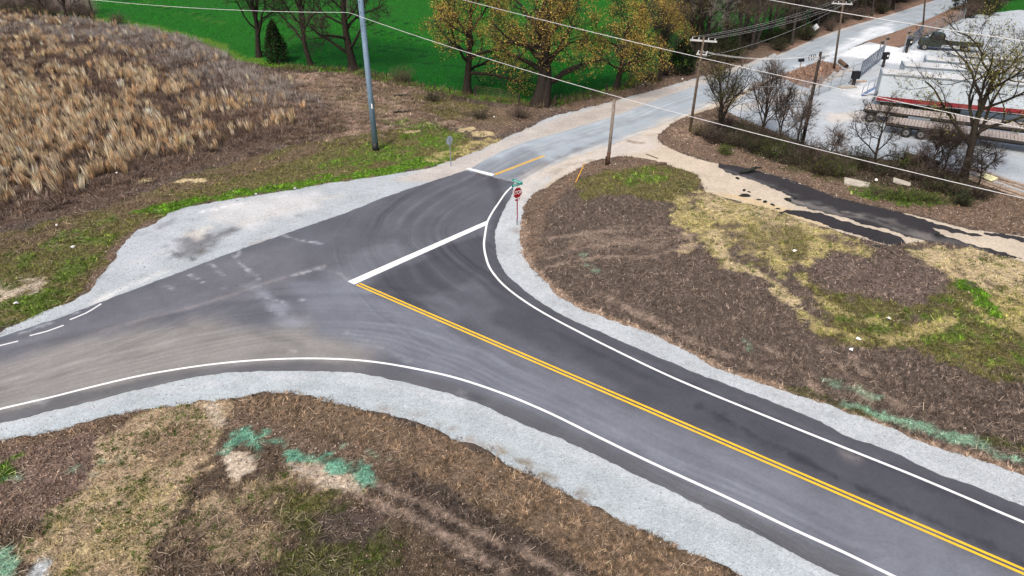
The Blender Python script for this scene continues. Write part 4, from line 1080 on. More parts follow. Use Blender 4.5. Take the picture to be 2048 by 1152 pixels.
pat = .55 + .9 * fbm(V[::5, :2], 1.9, 52, 3)
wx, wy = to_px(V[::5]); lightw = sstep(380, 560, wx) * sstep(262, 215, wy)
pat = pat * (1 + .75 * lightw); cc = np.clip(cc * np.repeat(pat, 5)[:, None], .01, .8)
tag(obj('dry_weeds', mesh_np('dry_weeds', V, Fc, {'col': cc}), M_BLADE), 'brown dead weeds filling the rough field', 'weeds', kind='stuff')
B = P[kind == 1]; B = B[:7500]
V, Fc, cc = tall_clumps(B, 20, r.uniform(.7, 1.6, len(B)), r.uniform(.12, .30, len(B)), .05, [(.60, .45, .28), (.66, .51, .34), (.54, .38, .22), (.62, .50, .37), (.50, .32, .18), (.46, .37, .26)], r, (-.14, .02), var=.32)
tag(obj('tan_tall_grass', mesh_np('tan_tall_grass', V, Fc, {'col': cc}), M_BLADE), 'tall straw coloured grass clumps in the rough field', 'grass', kind='stuff')
Cg = P[kind == 2]; Cg = Cg[:6000]
V, Fc, cc = tall_clumps(Cg, 12, r.uniform(.6, 1.3, len(Cg)), r.uniform(.3, .6, len(Cg)), .028, [(.38, .34, .31), (.50, .46, .42), (.27, .23, .21), (.42, .36, .31)], r, (-.10, -.05))
tag(obj('grey_stalks', mesh_np('grey_stalks', V, Fc, {'col': cc}), M_BLADE), 'grey dead stalks along the far edge of the rough field', 'weeds', kind='stuff')
# low thatch on the flattened strip beyond the rough field
THATCH = W([(560, 150), (700, 148), (800, 172), (880, 195), (960, 240), (900, 262), (780, 288), (640, 300), (560, 300)])
r = np.random.default_rng(79); lo = THATCH.min(0); hi = THATCH.max(0)
P = np.column_stack([r.uniform(lo[0], hi[0], 5200), r.uniform(lo[1], hi[1], 5200)])
P = P[(sd_poly(P, THATCH) < 0) & (r.random(len(P)) < sstep(.35, .6, fbm(P, 2.2, 12, 3)) + .15)]
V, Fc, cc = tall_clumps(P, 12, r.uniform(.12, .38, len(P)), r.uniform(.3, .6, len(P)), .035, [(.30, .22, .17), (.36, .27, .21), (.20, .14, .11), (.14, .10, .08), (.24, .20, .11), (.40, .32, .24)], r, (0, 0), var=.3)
tag(obj('thatch', mesh_np('thatch', V, Fc, {'col': cc}), M_BLADE), 'flattened pinkish dead thatch beside the steel pole', 'weeds', kind='stuff')
# weeds along the fence line and verge
r = np.random.default_rng(77)
ln = smooth(W([(560, 140), (697, 146), (760, 160), (860, 186), (935, 200), (1000, 208), (1060, 216), (1150, 205), (1300, 165)]), step=.3)
P = ln[r.integers(0, len(ln), 900)] + r.normal(0, 1.0, (900, 2))
V, Fc, cc = tall_clumps(P, 8, r.uniform(.25, .9, len(P)), r.uniform(.2, .5, len(P)), .028, [(.18, .14, .08), (.13, .12, .05), (.28, .22, .15), (.12, .09, .06)], r, (.1, 0))
tag(obj('fence_weeds', mesh_np('fence_weeds', V, Fc, {'col': cc}), M_BLADE), 'thin weeds growing along the field fence', 'weeds', kind='stuff')
# crop rows on the green field
r = np.random.default_rng(78)
n = 260000
D = 70 * np.exp(r.uniform(0, math.log(330 / 70.), n))
P = np.column_stack([r.uniform(-.85, .75, n) * D, D])
CF = ZONES[0][1]
P = P[(sd_poly(P, CF) < -.4) & in_view(P, 40)]
u_ = P @ np.array([.86, -.5]); 
row = vnoise(u_ / 1.3, (P @ np.array([.5, .86])) / 9., 5)
P = P[r.random(len(P)) < .35 + .6 * row]
n = len(P); D = np.linalg.norm(P, axis=1)
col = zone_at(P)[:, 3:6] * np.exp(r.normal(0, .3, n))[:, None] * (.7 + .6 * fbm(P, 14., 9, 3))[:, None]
yy = r.random(n) < .03; col[yy] = np.array([.08, .17, .02])
b = r.uniform(0, 6.283, n); hh = r.uniform(.12, .28, n) * (.6 + D / 160)
sv = np.column_stack([np.cos(b), np.sin(b), np.zeros(n)]) * (.05 * (.3 + D / 110))[:, None]
base = np.column_stack([P, np.full(n, .02)])
V = np.stack([base - sv, base + sv, base + np.column_stack([r.normal(0, .08, n), r.normal(0, .08, n), hh])], 1).reshape(-1, 3)
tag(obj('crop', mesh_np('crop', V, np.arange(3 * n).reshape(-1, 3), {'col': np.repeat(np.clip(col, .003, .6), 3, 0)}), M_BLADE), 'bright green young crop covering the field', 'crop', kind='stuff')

tick('trees')
# ------------------------------------------------------------------ trees
def grow(seed, H, r0, fork=.35, n1=8, ang1=(40, 70), n2=7, n3=6, spread=1., up=.10, lean=(0, 0), wander=.16, n4=0, trunks=1, excurrent=.6):
    rg = np.random.default_rng(seed)
    lines = []; tips = []
    def unit(v): return v / max(np.linalg.norm(v), 1e-9)
    def perp(d, az):
        a = np.cross(d, [0, 0, 1.]) if abs(d[2]) < .98 else np.array([1., 0, 0])
        a = unit(a); b = np.cross(d, a)
        return math.cos(az) * a + math.sin(az) * b
    def line(p, d, L, r, rend, nseg, wnd, trop):
        pts = [np.array(p, float)]; d = unit(np.array(d, float))
        for i in range(nseg):
            d = unit(d + rg.normal(0, wnd, 3) + np.array([0, 0, trop]))
            pts.append(pts[-1] + d * L / nseg)
        rad = np.linspace(r, rend, nseg + 1)
        return np.array(pts), rad
    def at(pts, rad, t):
        f = t * (len(pts) - 1); i = min(int(f), len(pts) - 2); k = f - i
        return pts[i] * (1 - k) + pts[i + 1] * k, unit(pts[i + 1] - pts[i]), rad[i] * (1 - k) + rad[i + 1] * k
    for tk in range(trunks):
        d0 = np.array([lean[0] + (rg.normal(0, .16) if trunks > 1 else 0), lean[1] + (rg.normal(0, .16) if trunks > 1 else 0), 1.])
        tp, tr = line((rg.normal(0, r0 * .5) * (trunks > 1), rg.normal(0, r0 * .5) * (trunks > 1), -.1), d0, H * excurrent * rg.uniform(.9, 1.05), r0, r0 * .42, 8, wander * .35, .04)
        tr[0] *= 1.45; tr[1] *= 1.05
        lines.append((tp, tr, 8))
        az = rg.uniform(0, 6.28)
        for i in range(n1):
            t = fork / excurrent * .62 + (1 - fork / excurrent * .62) * (i + rg.uniform(0, .7)) / n1; t = min(t, 1)
            p, d, r_ = at(tp, tr, t)
            az += 2.4 + rg.normal(0, .3)
            a = R(rg.uniform(*ang1) * (1.1 - .55 * t))
            d1 = d * math.cos(a) + perp(d, az) * math.sin(a)
            L1 = H * .42 * spread * rg.uniform(.75, 1.15) * (1.15 - .35 * t)
            lp, lr = line(p, d1, L1, r_ * rg.uniform(.45, .65), .035, 7, wander, up)
            lines.append((lp, lr, 6))
            az2 = rg.uniform(0, 6.28)
            for j in range(n2):
                t2 = .22 + .78 * (j + rg.random() * .8) / n2; t2 = min(t2, 1)
                p2, dd, r2 = at(lp, lr, t2)
                az2 += 2.4 + rg.normal(0, .4); a2 = R(rg.uniform(30, 65))
                d2 = dd * math.cos(a2) + perp(dd, az2) * math.sin(a2)
                L2 = L1 * rg.uniform(.30, .5) * (1.1 - .4 * t2)
                bp, br = line(p2, d2, L2, max(r2 * .55, .022), .014, 5, wander * 1.1, up * .8)
                lines.append((bp, br, 4))
                az3 = rg.uniform(0, 6.28)
                for k in range(n3):
                    t3 = .25 + .75 * (k + rg.random() * .8) / n3; t3 = min(t3, 1)
                    p3, d3, r3 = at(bp, br, t3)
                    az3 += 2.4; a3 = R(rg.uniform(30, 60))
                    dd3 = d3 * math.cos(a3) + perp(d3, az3) * math.sin(a3)
                    L3 = max(.5, L2 * rg.uniform(.3, .5))
                    cp, cr = line(p3, dd3, L3, .014, .007, 3, wander, up * .6)
                    lines.append((cp, cr, 3))
                    tips.append((cp[1], unit(cp[-1] - cp[0]), L3))
                    tips.append((cp[-1], unit(cp[-1] - cp[-2]), L3 * .8))
    return lines, tips, rg
def tubes_mesh(lines, name):
    Vs = []; Fs = []; o = 0
    for pts, rad, n in lines:
        k = len(pts)
        t = np.gradient(pts, axis=0); t /= np.maximum(np.linalg.norm(t, axis=1), 1e-9)[:, None]
        ref = np.array([.31, .77, .0]) if abs(t[0][2]) > .5 else np.array([.05, .1, 1.])
        a = np.cross(t, ref); a /= np.maximum(np.linalg.norm(a, axis=1), 1e-9)[:, None]; b = np.cross(t, a)
        th = np.arange(n) * 2 * math.pi / n
        V = pts[:, None] + rad[:, None, None] * (np.cos(th)[None, :, None] * a[:, None] + np.sin(th)[None, :, None] * b[:, None])
        Vs.append(V.reshape(-1, 3))
        i = np.arange(k - 1)[:, None] * n; j = np.arange(n)[None]; jn = (j + 1) % n
        Fs.append(np.stack([i + j, i + jn, i + n + jn, i + n + j], 2).reshape(-1, 4) + o)
        o += k * n
    return mesh_np(name, np.concatenate(Vs), np.concatenate(Fs), smooth_shade=True)
def twig_mesh(tips, rg, per, L, wdt, pal, name, upb=.25):
    P = np.array([t[0] for t in tips]); Dv = np.array([t[1] for t in tips]); n = len(P)
    P = np.repeat(P, per, 0); Dv = np.repeat(Dv, per, 0); m = len(P)
    d = Dv + rg.normal(0, .55, (m, 3)) + np.array([0, 0, upb]); d /= np.linalg.norm(d, axis=1)[:, None]
    ln = L * rg.uniform(.5, 1.3, m)
    s = np.cross(d, rg.normal(0, 1, (m, 3))); s /= np.maximum(np.linalg.norm(s, axis=1), 1e-6)[:, None]
    s *= wdt / 2
    e = P + d * ln[:, None]
    V = np.stack([P - s, P + s, e], 1).reshape(-1, 3)
    c = np.array(pal)[rg.integers(0, len(pal), m)] * np.exp(rg.normal(0, .2, m))[:, None]
    return mesh_np(name, V, np.arange(3 * m).reshape(-1, 3), {'col': np.repeat(c, 3, 0)}), e
def leaf_mesh(C_, rg, size, pal, name, jit=.15, var=.25):
    n = len(C_); C_ = C_ + rg.normal(0, jit, (n, 3))
    u = rg.normal(0, 1, (n, 3)); u /= np.linalg.norm(u, axis=1)[:, None]
    v = np.cross(u, rg.normal(0, 1, (n, 3))); v /= np.maximum(np.linalg.norm(v, axis=1), 1e-6)[:, None]
    s = size * rg.uniform(.5, 1.4, n)[:, None]
    V = np.stack([C_ - u * s, C_ + v * s * .5, C_ + u * s, C_ - v * s * .5], 1).reshape(-1, 3)
    c = np.array(pal)[rg.integers(0, len(pal), n)] * np.exp(rg.normal(0, var, n))[:, None]
    return mesh_np(name, V, np.arange(4 * n).reshape(-1, 4), {'col': np.repeat(np.clip(c, .005, .8), 4, 0)})
OAKB = [(.45, .30, .065), (.37, .25, .055), (.54, .38, .10), (.28, .205, .055), (.38, .29, .075)]
TWB = [(.045, .036, .030), (.065, .052, .044), (.035, .028, .024)]
TWG = [(.19, .17, .15), (.14, .125, .11), (.24, .215, .19)]
TWR = [(.115, .088, .075), (.085, .066, .056), (.15, .12, .10)]
def make_tree(name, label, cat, seed, H, r0, bark, twp, per=5, tl=.8, tw=.022, buds=None, bsize=.09, nb=1.0, jit=.2, group=None, loc=(0, 0, 0), **kw):
    root = thing(name, label, cat, loc, group=group)
    lines, tips, rg = grow(seed, H, r0, **kw)
    obj('trunk', tubes_mesh(lines, 'trunk'), bark, root)
    tm, ends = twig_mesh(tips, rg, per, tl, tw, twp, 'twigs')
    obj('twigs', tm, M_TWIG, root)
    if buds:
        q2 = np.column_stack([ends[:, 0] + ends[:, 2] * .7, ends[:, 1] - ends[:, 2] * .6])
        k = rg.random(len(ends)) < min(nb, 1.) * 1.6 * sstep(.36, .62, fbm(q2, 1.6, seed, 2))
        E_ = ends[k]
        if nb > 1: E_ = np.repeat(E_, int(round(nb)), 0)
        obj('crown', leaf_mesh(E_, rg, bsize, buds, 'crown', jit), M_LEAF, root)
    return root
def G3(x, y):
    p = G(x, y); return (p[0], p[1], gz1(p) - .05)
make_tree('bare_tree', 'tall bare dark tree left of the small dark cedar', 'tree', 101, 16, .40, M_BARK_D, TWB, 14, .9, loc=G3(519, 117), fork=.24, n1=10, ang1=(35, 70), up=.10, n3=7, spread=1.25)
make_tree('bare_tree', 'slender bare tree right of the small dark cedar', 'tree', 102, 16, .34, M_BARK_D, TWB, 13, .9, loc=G3(622, 131), fork=.28, n1=9, ang1=(40, 75), lean=(-.12, 0), n3=7, spread=1.25)
make_tree('bare_tree', 'stout bare oak just left of the tall grey steel pole', 'tree', 103, 17, .58, M_BARK_D, TWB, 13, .9, loc=G3(707, 142), fork=.22, n1=11, ang1=(50, 90), up=.09, n3=7, spread=1.25)
make_tree('oak_tree', 'budding oak right of the tall grey steel pole', 'tree', 104, 17, .50, M_BARK_D, TWB, 9, .75, buds=OAKB, bsize=.078, nb=2, jit=.16, loc=G3(935, 190), fork=.22, n1=12, ang1=(45, 90), up=.06, n3=7)
make_tree('oak_tree', 'largest yellow budding oak with thick trunk by the fence posts', 'tree', 105, 18, .72, M_BARK_D, TWB, 9, .75, buds=OAKB, bsize=.08, nb=2, jit=.16, loc=G3(1075, 214), fork=.22, n1=9, ang1=(40, 85), up=.05, trunks=2, spread=1.05, wander=.2)
make_tree('oak_tree', 'yellow budding oak right of the largest oak', 'tree', 106, 14, .36, M_BARK_D, TWB, 9, .75, buds=OAKB, bsize=.08, nb=2, jit=.16, loc=G3(1231, 181), fork=.18, n1=13, ang1=(50, 90), up=.04, n3=7)
make_tree('oak_tree', 'small thin yellow budding tree beside the old road', 'tree', 107, 11, .24, M_BARK_D, TWB, 8, .6, buds=OAKB, bsize=.065, nb=2, jit=.2, loc=G3(1317, 162), fork=.25, n1=9, ang1=(30, 60))
make_tree('bare_tree', 'broad bare tree with upswept limbs behind the first crossarm pole', 'tree', 108, 18, .5, M_BARK_M, TWB, 13, .9, buds=[(.14, .14, .045), (.20, .16, .05)], bsize=.06, nb=.6, loc=G3(1396, 122), fork=.16, n1=12, ang1=(35, 70), up=.12, n3=7)
# tree line along the old road: four kinds, copied
protos = [
    make_tree('woodland_tree', 'x', 'tree', 201, 15, .26, M_BARK_G, TWR, 10, 1., fork=.3, n1=9, ang1=(25, 50), up=.12),
    make_tree('woodland_tree', 'x', 'tree', 202, 17, .3, M_BARK_G, TWG, 8, 1., buds=[(.13, .14, .055), (.18, .17, .07)], bsize=.06, nb=.9, fork=.35, n1=9, ang1=(30, 55), up=.1),
    make_tree('woodland_tree', 'x', 'tree', 203, 13, .22, M_BARK_G, TWR, 9, 1., buds=[(.13, .10, .04), (.09, .09, .035)], bsize=.06, nb=.4, fork=.25, n1=10, ang1=(25, 60), up=.12),
    make_tree('woodland_tree', 'x', 'tree', 204, 16, .34, M_BARK_D, TWG, 9, 1., fork=.25, n1=10, ang1=(30, 70), up=.08),
]
TL = 'woodland trees lining the far side of the old road'
TLL = ['bare reddish woodland tree', 'grey budding woodland tree', 'low bushy brown woodland tree', 'dark spreading woodland tree']
o_line = W([(1430, 126), (1553, 95), (1632, 64), (1700, 42), (1775, 18), (1840, -6), (1950, -40)])
sl_ = smooth(o_line, step=1.)
used = [False] * 4
def where_along(p):
    x = to_px(np.array([[p[0], p[1], 0.]]))[0][0]
    for lim, t in ((1480, 'nearest the first crossarm pole'), (1545, 'left of the diamond sign'), (1620, 'just left of the diamond sign'), (1690, 'behind the diamond sign'), (1770, 'right of the pale crossarm pole')):
        if x < lim: return t
    return 'at the far end of the strip'
k = 0
nrm = np.array([-d_far[1], d_far[0]])
for i in range(2, len(sl_), 4):
    for row_ in range(3):
        if row_ == 2 and (i // 4) % 2: continue
        p = sl_[min(i + random.randint(-2, 2), len(sl_) - 1)] + nrm * (row_ * 4.5 + random.uniform(-1.2, 1.8))
        if p[1] > 300: continue
        j = random.choice((0, 0, 1, 2, 2, 3))
        o = protos[j] if not used[j] else copy_tree(protos[j])
        used[j] = True
        o.location = (p[0], p[1], gz1(p) - .1)
        o.rotation_euler = (0, 0, random.uniform(0, 6.28)); s_ = random.uniform(.75, 1.15); o.scale = (s_, s_, s_ * random.uniform(.9, 1.1))
        tag(o, '%s, %s, %s' % (TLL[j], ('front row', 'middle row', 'back row')[row_], where_along(p)), 'tree', TL)
# evergreens and bushes
def make_cedar(name, label, seed, H, rad, loc, col=((.018, .032, .012), (.012, .022, .010), (.025, .04, .015)), n=5200, group=None):
    rg = np.random.default_rng(seed)
    root = thing(name, label, 'tree' if H > 3 else 'bush', loc, group=group)
    obj('trunk', tubes_mesh([(np.array([[0, 0, -.1], [.02, .03, H * .5], [0, 0, H * .95]]), np.array([.12, .08, .02]), 6)], 'trunk'), M_BARK_D, root)
    t = rg.random(n) ** .8
    prof = np.where(t < .25, .72 + 1.1 * t, 1.0 - (t - .25) / .75) ** .8
    az = rg.uniform(0, 6.283, n)
    lump = 1 + .25 * np.sin(az * 3 + t * 14) * .6 + .2 * np.sin(az * 5 - t * 9)
    rr = rad * prof * lump * np.sqrt(rg.uniform(.35, 1., n))
    C_ = np.column_stack([np.cos(az) * rr, np.sin(az) * rr, .15 + t * H])
    obj('crown', leaf_mesh(C_, rg, .14, col, 'crown', .08, .3), M_LEAF, root)
    return root
make_cedar('cedar_tree', 'small dense dark cedar at the edge of the green crop', 301, 5.4, 1.7, G3(556, 126))
make_cedar('cedar_tree', 'dark evergreen beside the woodland strip at the roadside', 302, 4.2, 2.0, G3(1362, 148), n=4500)
make_cedar('cedar_tree', 'dark cedar where the far road leaves the picture', 303, 7, 2.4, G3(1925, 22), n=5000)
def make_bush(name, label, seed, H, rad, loc, leafcol, nleaf=1500, twp=TWR, group=None, lsz=.08, ntw=60):
    rg = np.random.default_rng(seed)
    root = thing(name, label, 'bush', loc, group=group)
    lines = []; tips = []
    for i in range(ntw):
        az = rg.uniform(0, 6.283); a = rg.uniform(.1, 1.0)
        d = np.array([math.cos(az) * math.sin(a), math.sin(az) * math.sin(a), math.cos(a)])
        L = H * rg.uniform(.5, 1.05)
        p0 = np.array([math.cos(az), math.sin(az), 0]) * rad * .3 * rg.random()
        q = p0 + d * L * .5 * np.array([rad / H * 1.3, rad / H * 1.3, 1]) + rg.normal(0, .05, 3)
        e = p0 + d * L * np.array([rad / H * 1.3, rad / H * 1.3, 1]) + rg.normal(0, .1, 3)
        lines.append((np.array([p0, q, e]), np.array([.018, .012, .005]), 3))
        for t in (.4, .6, .8, 1.): tips.append((p0 + (e - p0) * t, (e - p0) / np.linalg.norm(e - p0), L))
    obj('stems', tubes_mesh(lines, 'stems'), M_BARK_D, root)
    tm, ends = twig_mesh(tips, rg, 5, H * .28, .016, twp, 'twigs')
    obj('twigs', tm, M_TWIG, root)
    if nleaf:
        E_ = ends[rg.integers(0, len(ends), nleaf)]
        obj('leaves', leaf_mesh(E_, rg, lsz, leafcol, 'leaves', .12, .3), M_LEAF, root)
    return root
LG = [(.08, .13, .018), (.06, .10, .018), (.11, .15, .03)]
LD = [(.035, .05, .015), (.05, .06, .022), (.025, .035, .014)]
LB = [(.11, .078, .058), (.08, .06, .046)]
# undergrowth of the woodland strip
bp = [make_bush('bush', 'x', 401, 2.2, 1.6, (0, 0, 0), LB, 500, TWR), make_bush('bush', 'x', 402, 1.8, 1.5, (0, 0, 0), LD, 900, TWB)]
BLL = ['leafless brown brush under the woodland trees', 'dark green undergrowth beneath the woodland trees']
usedb = [False, False]
def put_bush(j, p, s_, label, group):
    o = bp[j] if not usedb[j] else copy_tree(bp[j]); usedb[j] = True
    o.location = (p[0], p[1], gz1(p) - .05); o.rotation_euler = (0, 0, random.uniform(0, 6.28)); o.scale = (s_, s_, s_ * random.uniform(.8, 1.2))
    return tag(o, label, 'bush', group)
for i in range(0, len(sl_), 2):
    p = sl_[i] + nrm * random.uniform(-1.6, 6)
    if p[1] > 260: continue
    j = random.choice((0, 0, 1)); put_bush(j, p, random.uniform(.7, 1.5), BLL[j] + ', ' + where_along(p), 'brush under the woodland strip')
for (x, y) in ((40, 28), (75, 30), (110, 33), (150, 36), (180, 38), (238, 50), (20, 16), (60, 14), (10, 24), (165, 30), (90, 22)):
    put_bush(random.choice((0, 0, 1)), G(x, y), random.uniform(.9, 1.5), 'tangled brush at the far left end of the rough field', 'brush at the far left of the field')
for (x, y, s_) in ((1960, 26, 2.), (1985, 16, 2.), (1950, 14, 2.2), (2010, 2, 2.2), (1975, 30, 1.6), (1940, 36, 1.4)):
    put_bush(random.choice((0, 1)), G(x, y), s_, 'thicket beyond the yard where the far road leaves the picture', 'thicket beyond the yard')
make_tree('bare_tree', 'bare dark tree at the far left top corner over the brush', 'tree', 120, 12, .3, M_BARK_D, TWB, 5, .8, loc=G3(134, 36), fork=.15, n1=10, ang1=(35, 70))
make_tree('bare_tree', 'leaning bare sapling beside the far left corner tree', 'tree', 121, 9, .16, M_BARK_D, TWB, 4, .7, loc=G3(98, 33), fork=.2, n1=7, ang1=(30, 60), lean=(-.4, 0))
# trees of the hedge between the track and the yard
YB = [(.24, .22, .05), (.19, .18, .05), (.30, .27, .06), (.15, .14, .04)]
make_tree('yard_tree', 'large forked tree with fresh yellow green leaves by the trailers', 'tree', 131, 16., .33, M_BARK_M, TWB, 9, .6, buds=YB, bsize=.058, nb=3, jit=.26, loc=G3(1922, 372), fork=.28, n1=11, ang1=(30, 80), up=.06, spread=1.2, n2=8, n3=5, lean=(.08, 0), wander=.2)
hed = [
    (1440, 278, 8.0, .17, 'bare vase shaped tree nearest the first crossarm pole', dict(fork=.12, n1=13, ang1=(20, 55), up=.11, n2=6, n3=5, spread=1.2), [(.17, .17, .04)], .25),
    (1522, 275, 7.6, .15, 'upright bare tree between the vase shaped tree and the leaning dark pole', dict(fork=.15, n1=12, ang1=(20, 50), up=.12, n2=6, n3=5, spread=1.1), None, 0),
    (1557, 292, 6.4, .11, 'thin twin stemmed bare sapling left of the leaning dark pole', dict(fork=.2, n1=8, ang1=(15, 45), up=.12, n2=5, n3=4), None, 0),
    (1586, 318, 6.2, .09, 'slender bare sapling touching the leaning dark pole', dict(fork=.3, n1=7, ang1=(20, 50), up=.10, n2=5, n3=4), None, 0),
    (1747, 347, 7.0, .14, 'bare crooked small tree in front of the flatbed trailers', dict(fork=.25, n1=7, ang1=(40, 75), up=.07, n2=6, n3=4, wander=.22), [(.15, .12, .04)], .15),
    (1655, 335, 4.6, .08, 'low arching bare sapling right of the leaning dark pole', dict(fork=.15, n1=8, ang1=(40, 80), up=.02, n2=5, n3=4, wander=.22), None, 0),
    (1880, 368, 5.6, .10, 'thin dark sapling left of the large forked tree', dict(fork=.25, n1=8, ang1=(30, 70), up=.06, n2=6, n3=4), None, 0),
    (1850, 352, 5.0, .10, 'dense leafless thorn tree left of the large forked tree', dict(fork=.12, n1=10, ang1=(40, 80), up=.04, n2=7, n3=5, wander=.22), None, 0),
    (1955, 375, 4.5, .08, 'thin leafless sapling right of the large forked tree', dict(fork=.3, n1=7, ang1=(40, 80), up=.0, n2=6, n3=4, wander=.22), None, 0),
]
for i, (x, y, H, r0, lab, kw, bd, nb) in enumerate(hed):
    make_tree('hedge_tree', lab, 'tree', 500 + i, H, r0, M_BARK_D, TWR if i % 2 else TWB, 11, .6, .016, buds=bd, bsize=.05, nb=nb, loc=G3(x, y), **kw)
hb = [
    (1395, 275, 1.1, .9, [(.16, .15, .03), (.13, .14, .02)], 'yellow green shrub at the foot of the first crossarm pole'),
    (1430, 290, 1.3, 1.5, LB, 'brown brush under the vase shaped bare tree'),
    (1470, 295, 1.5, 1.4, LD, 'dark brush right of the vase shaped bare tree'),
    (1510, 308, 1.6, 1.6, LD, 'dark green shrub under the upright bare tree'),
    (1449, 312, .8, .6, LG, 'small bright green shrub on the leaf litter by the track'),
    (1545, 318, 1.6, 1.6, LG, 'mossy green shrub left of the leaning dark pole base'),
    (1590, 330, 1.5, 1.5, LD, 'dark shrub beside the leaning dark pole base'),
    (1640, 352, 1.5, 1.6, [(.12, .15, .02), (.09, .12, .02)], 'bright green bush by the tilted concrete slab'),
    (1680, 355, 1.5, 1.4, LG, 'leafy green bush just above the tilted concrete slab'),
    (1700, 335, 1.5, 1.5, LB, 'brown brush beneath the crooked small tree'),
    (1770, 352, 1.3, 1.4, LD, 'dark brush right of the crooked small tree trunk'),
    (1800, 345, 1.7, 1.4, LG, 'green bush in front of the dark beam stack'),
    (1830, 362, 1.4, 1.5, LB, 'brown brush below the dark beam stack'),
    (1870, 385, 1.2, 1.4, LD, 'dark shrub left of the large forked tree trunk'),
    (1905, 395, 1.3, 1.3, LD, 'dark shrub below the large forked tree trunk'),
    (1922, 415, 1.1, .7, [(.03, .06, .02), (.04, .07, .02)], 'round dark green shrub at the leaf strip edge'),
    (1760, 395, .7, 1.5, LG, 'low green ground shrub beside the second concrete slab'),
    (1800, 400, .7, 1.6, LG, 'low green ground shrub along the leaf strip'),
    (1850, 405, .7, 1.4, LG, 'low green ground shrub toward the big tree'),
    (1950, 400, 1.2, 1.5, LB, 'brown brush right of the large forked tree trunk'),
]
hb += [
    (1415, 282, 1.6, 1.3, LB, 'reddish brush left of the vase shaped bare tree'),
    (1452, 268, 1.9, 1.5, LB, 'tall brown brush behind the vase shaped bare tree'),
    (1490, 280, 2.0, 1.5, LD, 'dark tangled brush between the vase shaped and the upright bare trees'),
    (1535, 298, 2.0, 1.5, LB, 'brown tangled brush right of the upright bare tree'),
    (1572, 312, 2.2, 1.5, LD, 'dark tall brush under the slender bare sapling'),
    (1615, 322, 2.0, 1.5, LB, 'brown tall brush just right of the leaning dark pole'),
    (1662, 345, 2.0, 1.6, LD, 'dark brush under the low arching sapling'),
    (1722, 340, 1.8, 1.4, LD, 'olive brush left of the crooked small tree'),
    (1820, 345, 2.0, 1.4, LB, 'tall brown brush left of the dark beam stack'),
    (1890, 372, 1.8, 1.3, LB, 'brown brush behind the large forked tree trunk'),
]
for i, (x, y, H, rad, lc, lab) in enumerate(hb):
    make_bush('shrub', lab, 600 + i, H, rad, G3(x, y), lc, 1000 if lc in (LG, LD) else 500, TWB if i % 2 else TWR, lsz=.055, ntw=60)
for i, (x, y, H, rad, lc, lab) in enumerate((
    (805, 168, 2.0, 1.6, [(.11, .12, .03), (.13, .11, .04)], 'olive green shrub on the fence line right of the steel pole'),
    (1040, 238, 1.3, 1.6, LB, 'grey brown brush left of the largest oak trunk'),
    (960, 240, 1.0, 1.6, LD, 'thin olive brush left of the cattle panel'),
    (1330, 152, 2.4, 1.6, LB, 'reddish brown brush beside the small thin budding tree'),
    (1300, 165, 1.6, 1.3, LB, 'low brown brush on the roadside bank'),
    (868, 205, 1.1, 1.3, LD, 'thin weedy bush left of the first budding oak'))):
    make_bush('shrub', lab, 700 + i, H, rad, G3(x, y), lc, 700, TWR, lsz=.06)

tick('poles')
# ------------------------------------------------------------------ poles
def base_h(x, y, ytop):
    b = G(x, y); b[2] = 0; return b, height_at(b, ytop)
UP = np.array([0, 0, 1.])
# steel transmission pole
b, _ = base_h(752, 304, 0)
steel = thing('steel_pole', 'tall grey steel transmission pole with black base', 'pole', (b[0], b[1], 0))
tilt = .006
MB().tube([(0, 0, .95), (-.3 * tilt * 3, 0, 8), (-.3 * tilt * 12, 0, 26)], [.275, .25, .19], 12).build('shaft', M_STEEL, steel, True)
MB().tube([(0, 0, -.1), (0, 0, .95)], [.30, .29], 12).build('base_sleeve', M_BLACK, steel, True)
MB().box((.10, -.27, 4.4), (.10, .02, .42)).build('tag_plate', M_SIGNW, steel)
for zb in (10.5, 11.3, 12.4, 13.2):
    MB().tube([(-.05, -.22, zb), (-.05, -.29, zb)], .035, 6).build('step_bolt', M_FRAME, steel)
# conductors
dirW = np.array([.73, -.683, 0]); nW = np.array([.683, .73, 0])
spx, spy = -2.0, -.6
p_ins = np.array([b[0] - 2.35, b[1] - .2, 0])
def cond(pxs, p0, label, before=None, after=35.):
    pts = [on_plane(x, y, p0, nW) for x, y in pxs]
    # smooth height profile as a parabola along the span
    s = np.array([(p[:2] - p0[:2]) @ dirW[:2] for p in pts]); z = np.array([p[2] for p in pts])
    co = np.polyfit(s, z, 2)
    S = np.linspace(s[0], s[-1] + after, 40)
    return [np.array([p0[0] + dirW[0] * q, p0[1] + dirW[1] * q, np.polyval(co, q)]) for q in S], pts
w1, _ = cond([(697, 24), (870, 86), (1060, 143), (1245, 195), (1380, 232), (1600, 290), (1800, 338), (2048, 398)], p_ins, '')
w2, _ = cond([(925, 0), (1100, 42), (1348, 104), (1560, 152), (1700, 182), (1861, 216), (2048, 257)], p_ins + nW * 4.2, '')
w3, _ = cond([(1540, 0), (1650, 19), (1758, 38), (1900, 60), (2048, 82)], p_ins + nW * 3.0, '')
pL = on_plane(170, -2, np.array([-46., 74., 0]), np.array([.35, .94, 0]))
back = [w1[0] + (pL - w1[0]) * t + np.array([0, 0, -1.2 * t * (1 - t)]) for t in np.linspace(1.25, 0, 14)]
def wire(name, pts, rad, m, label, group=None, n=5):
    o = MB().tube(pts, rad, n).build(name, m, None, True)
    return tag(o, label, 'wire', group)
wire('power_line', back + w1[1:], .016, M_WIRE, 'lowest pale transmission wire passing the steel pole insulator')
wire('power_line', w2, .016, M_WIRE, 'middle pale transmission wire crossing above the largest oak')
wire('power_line', w3, .016, M_WIRE, 'highest pale transmission wire crossing the top right corner')
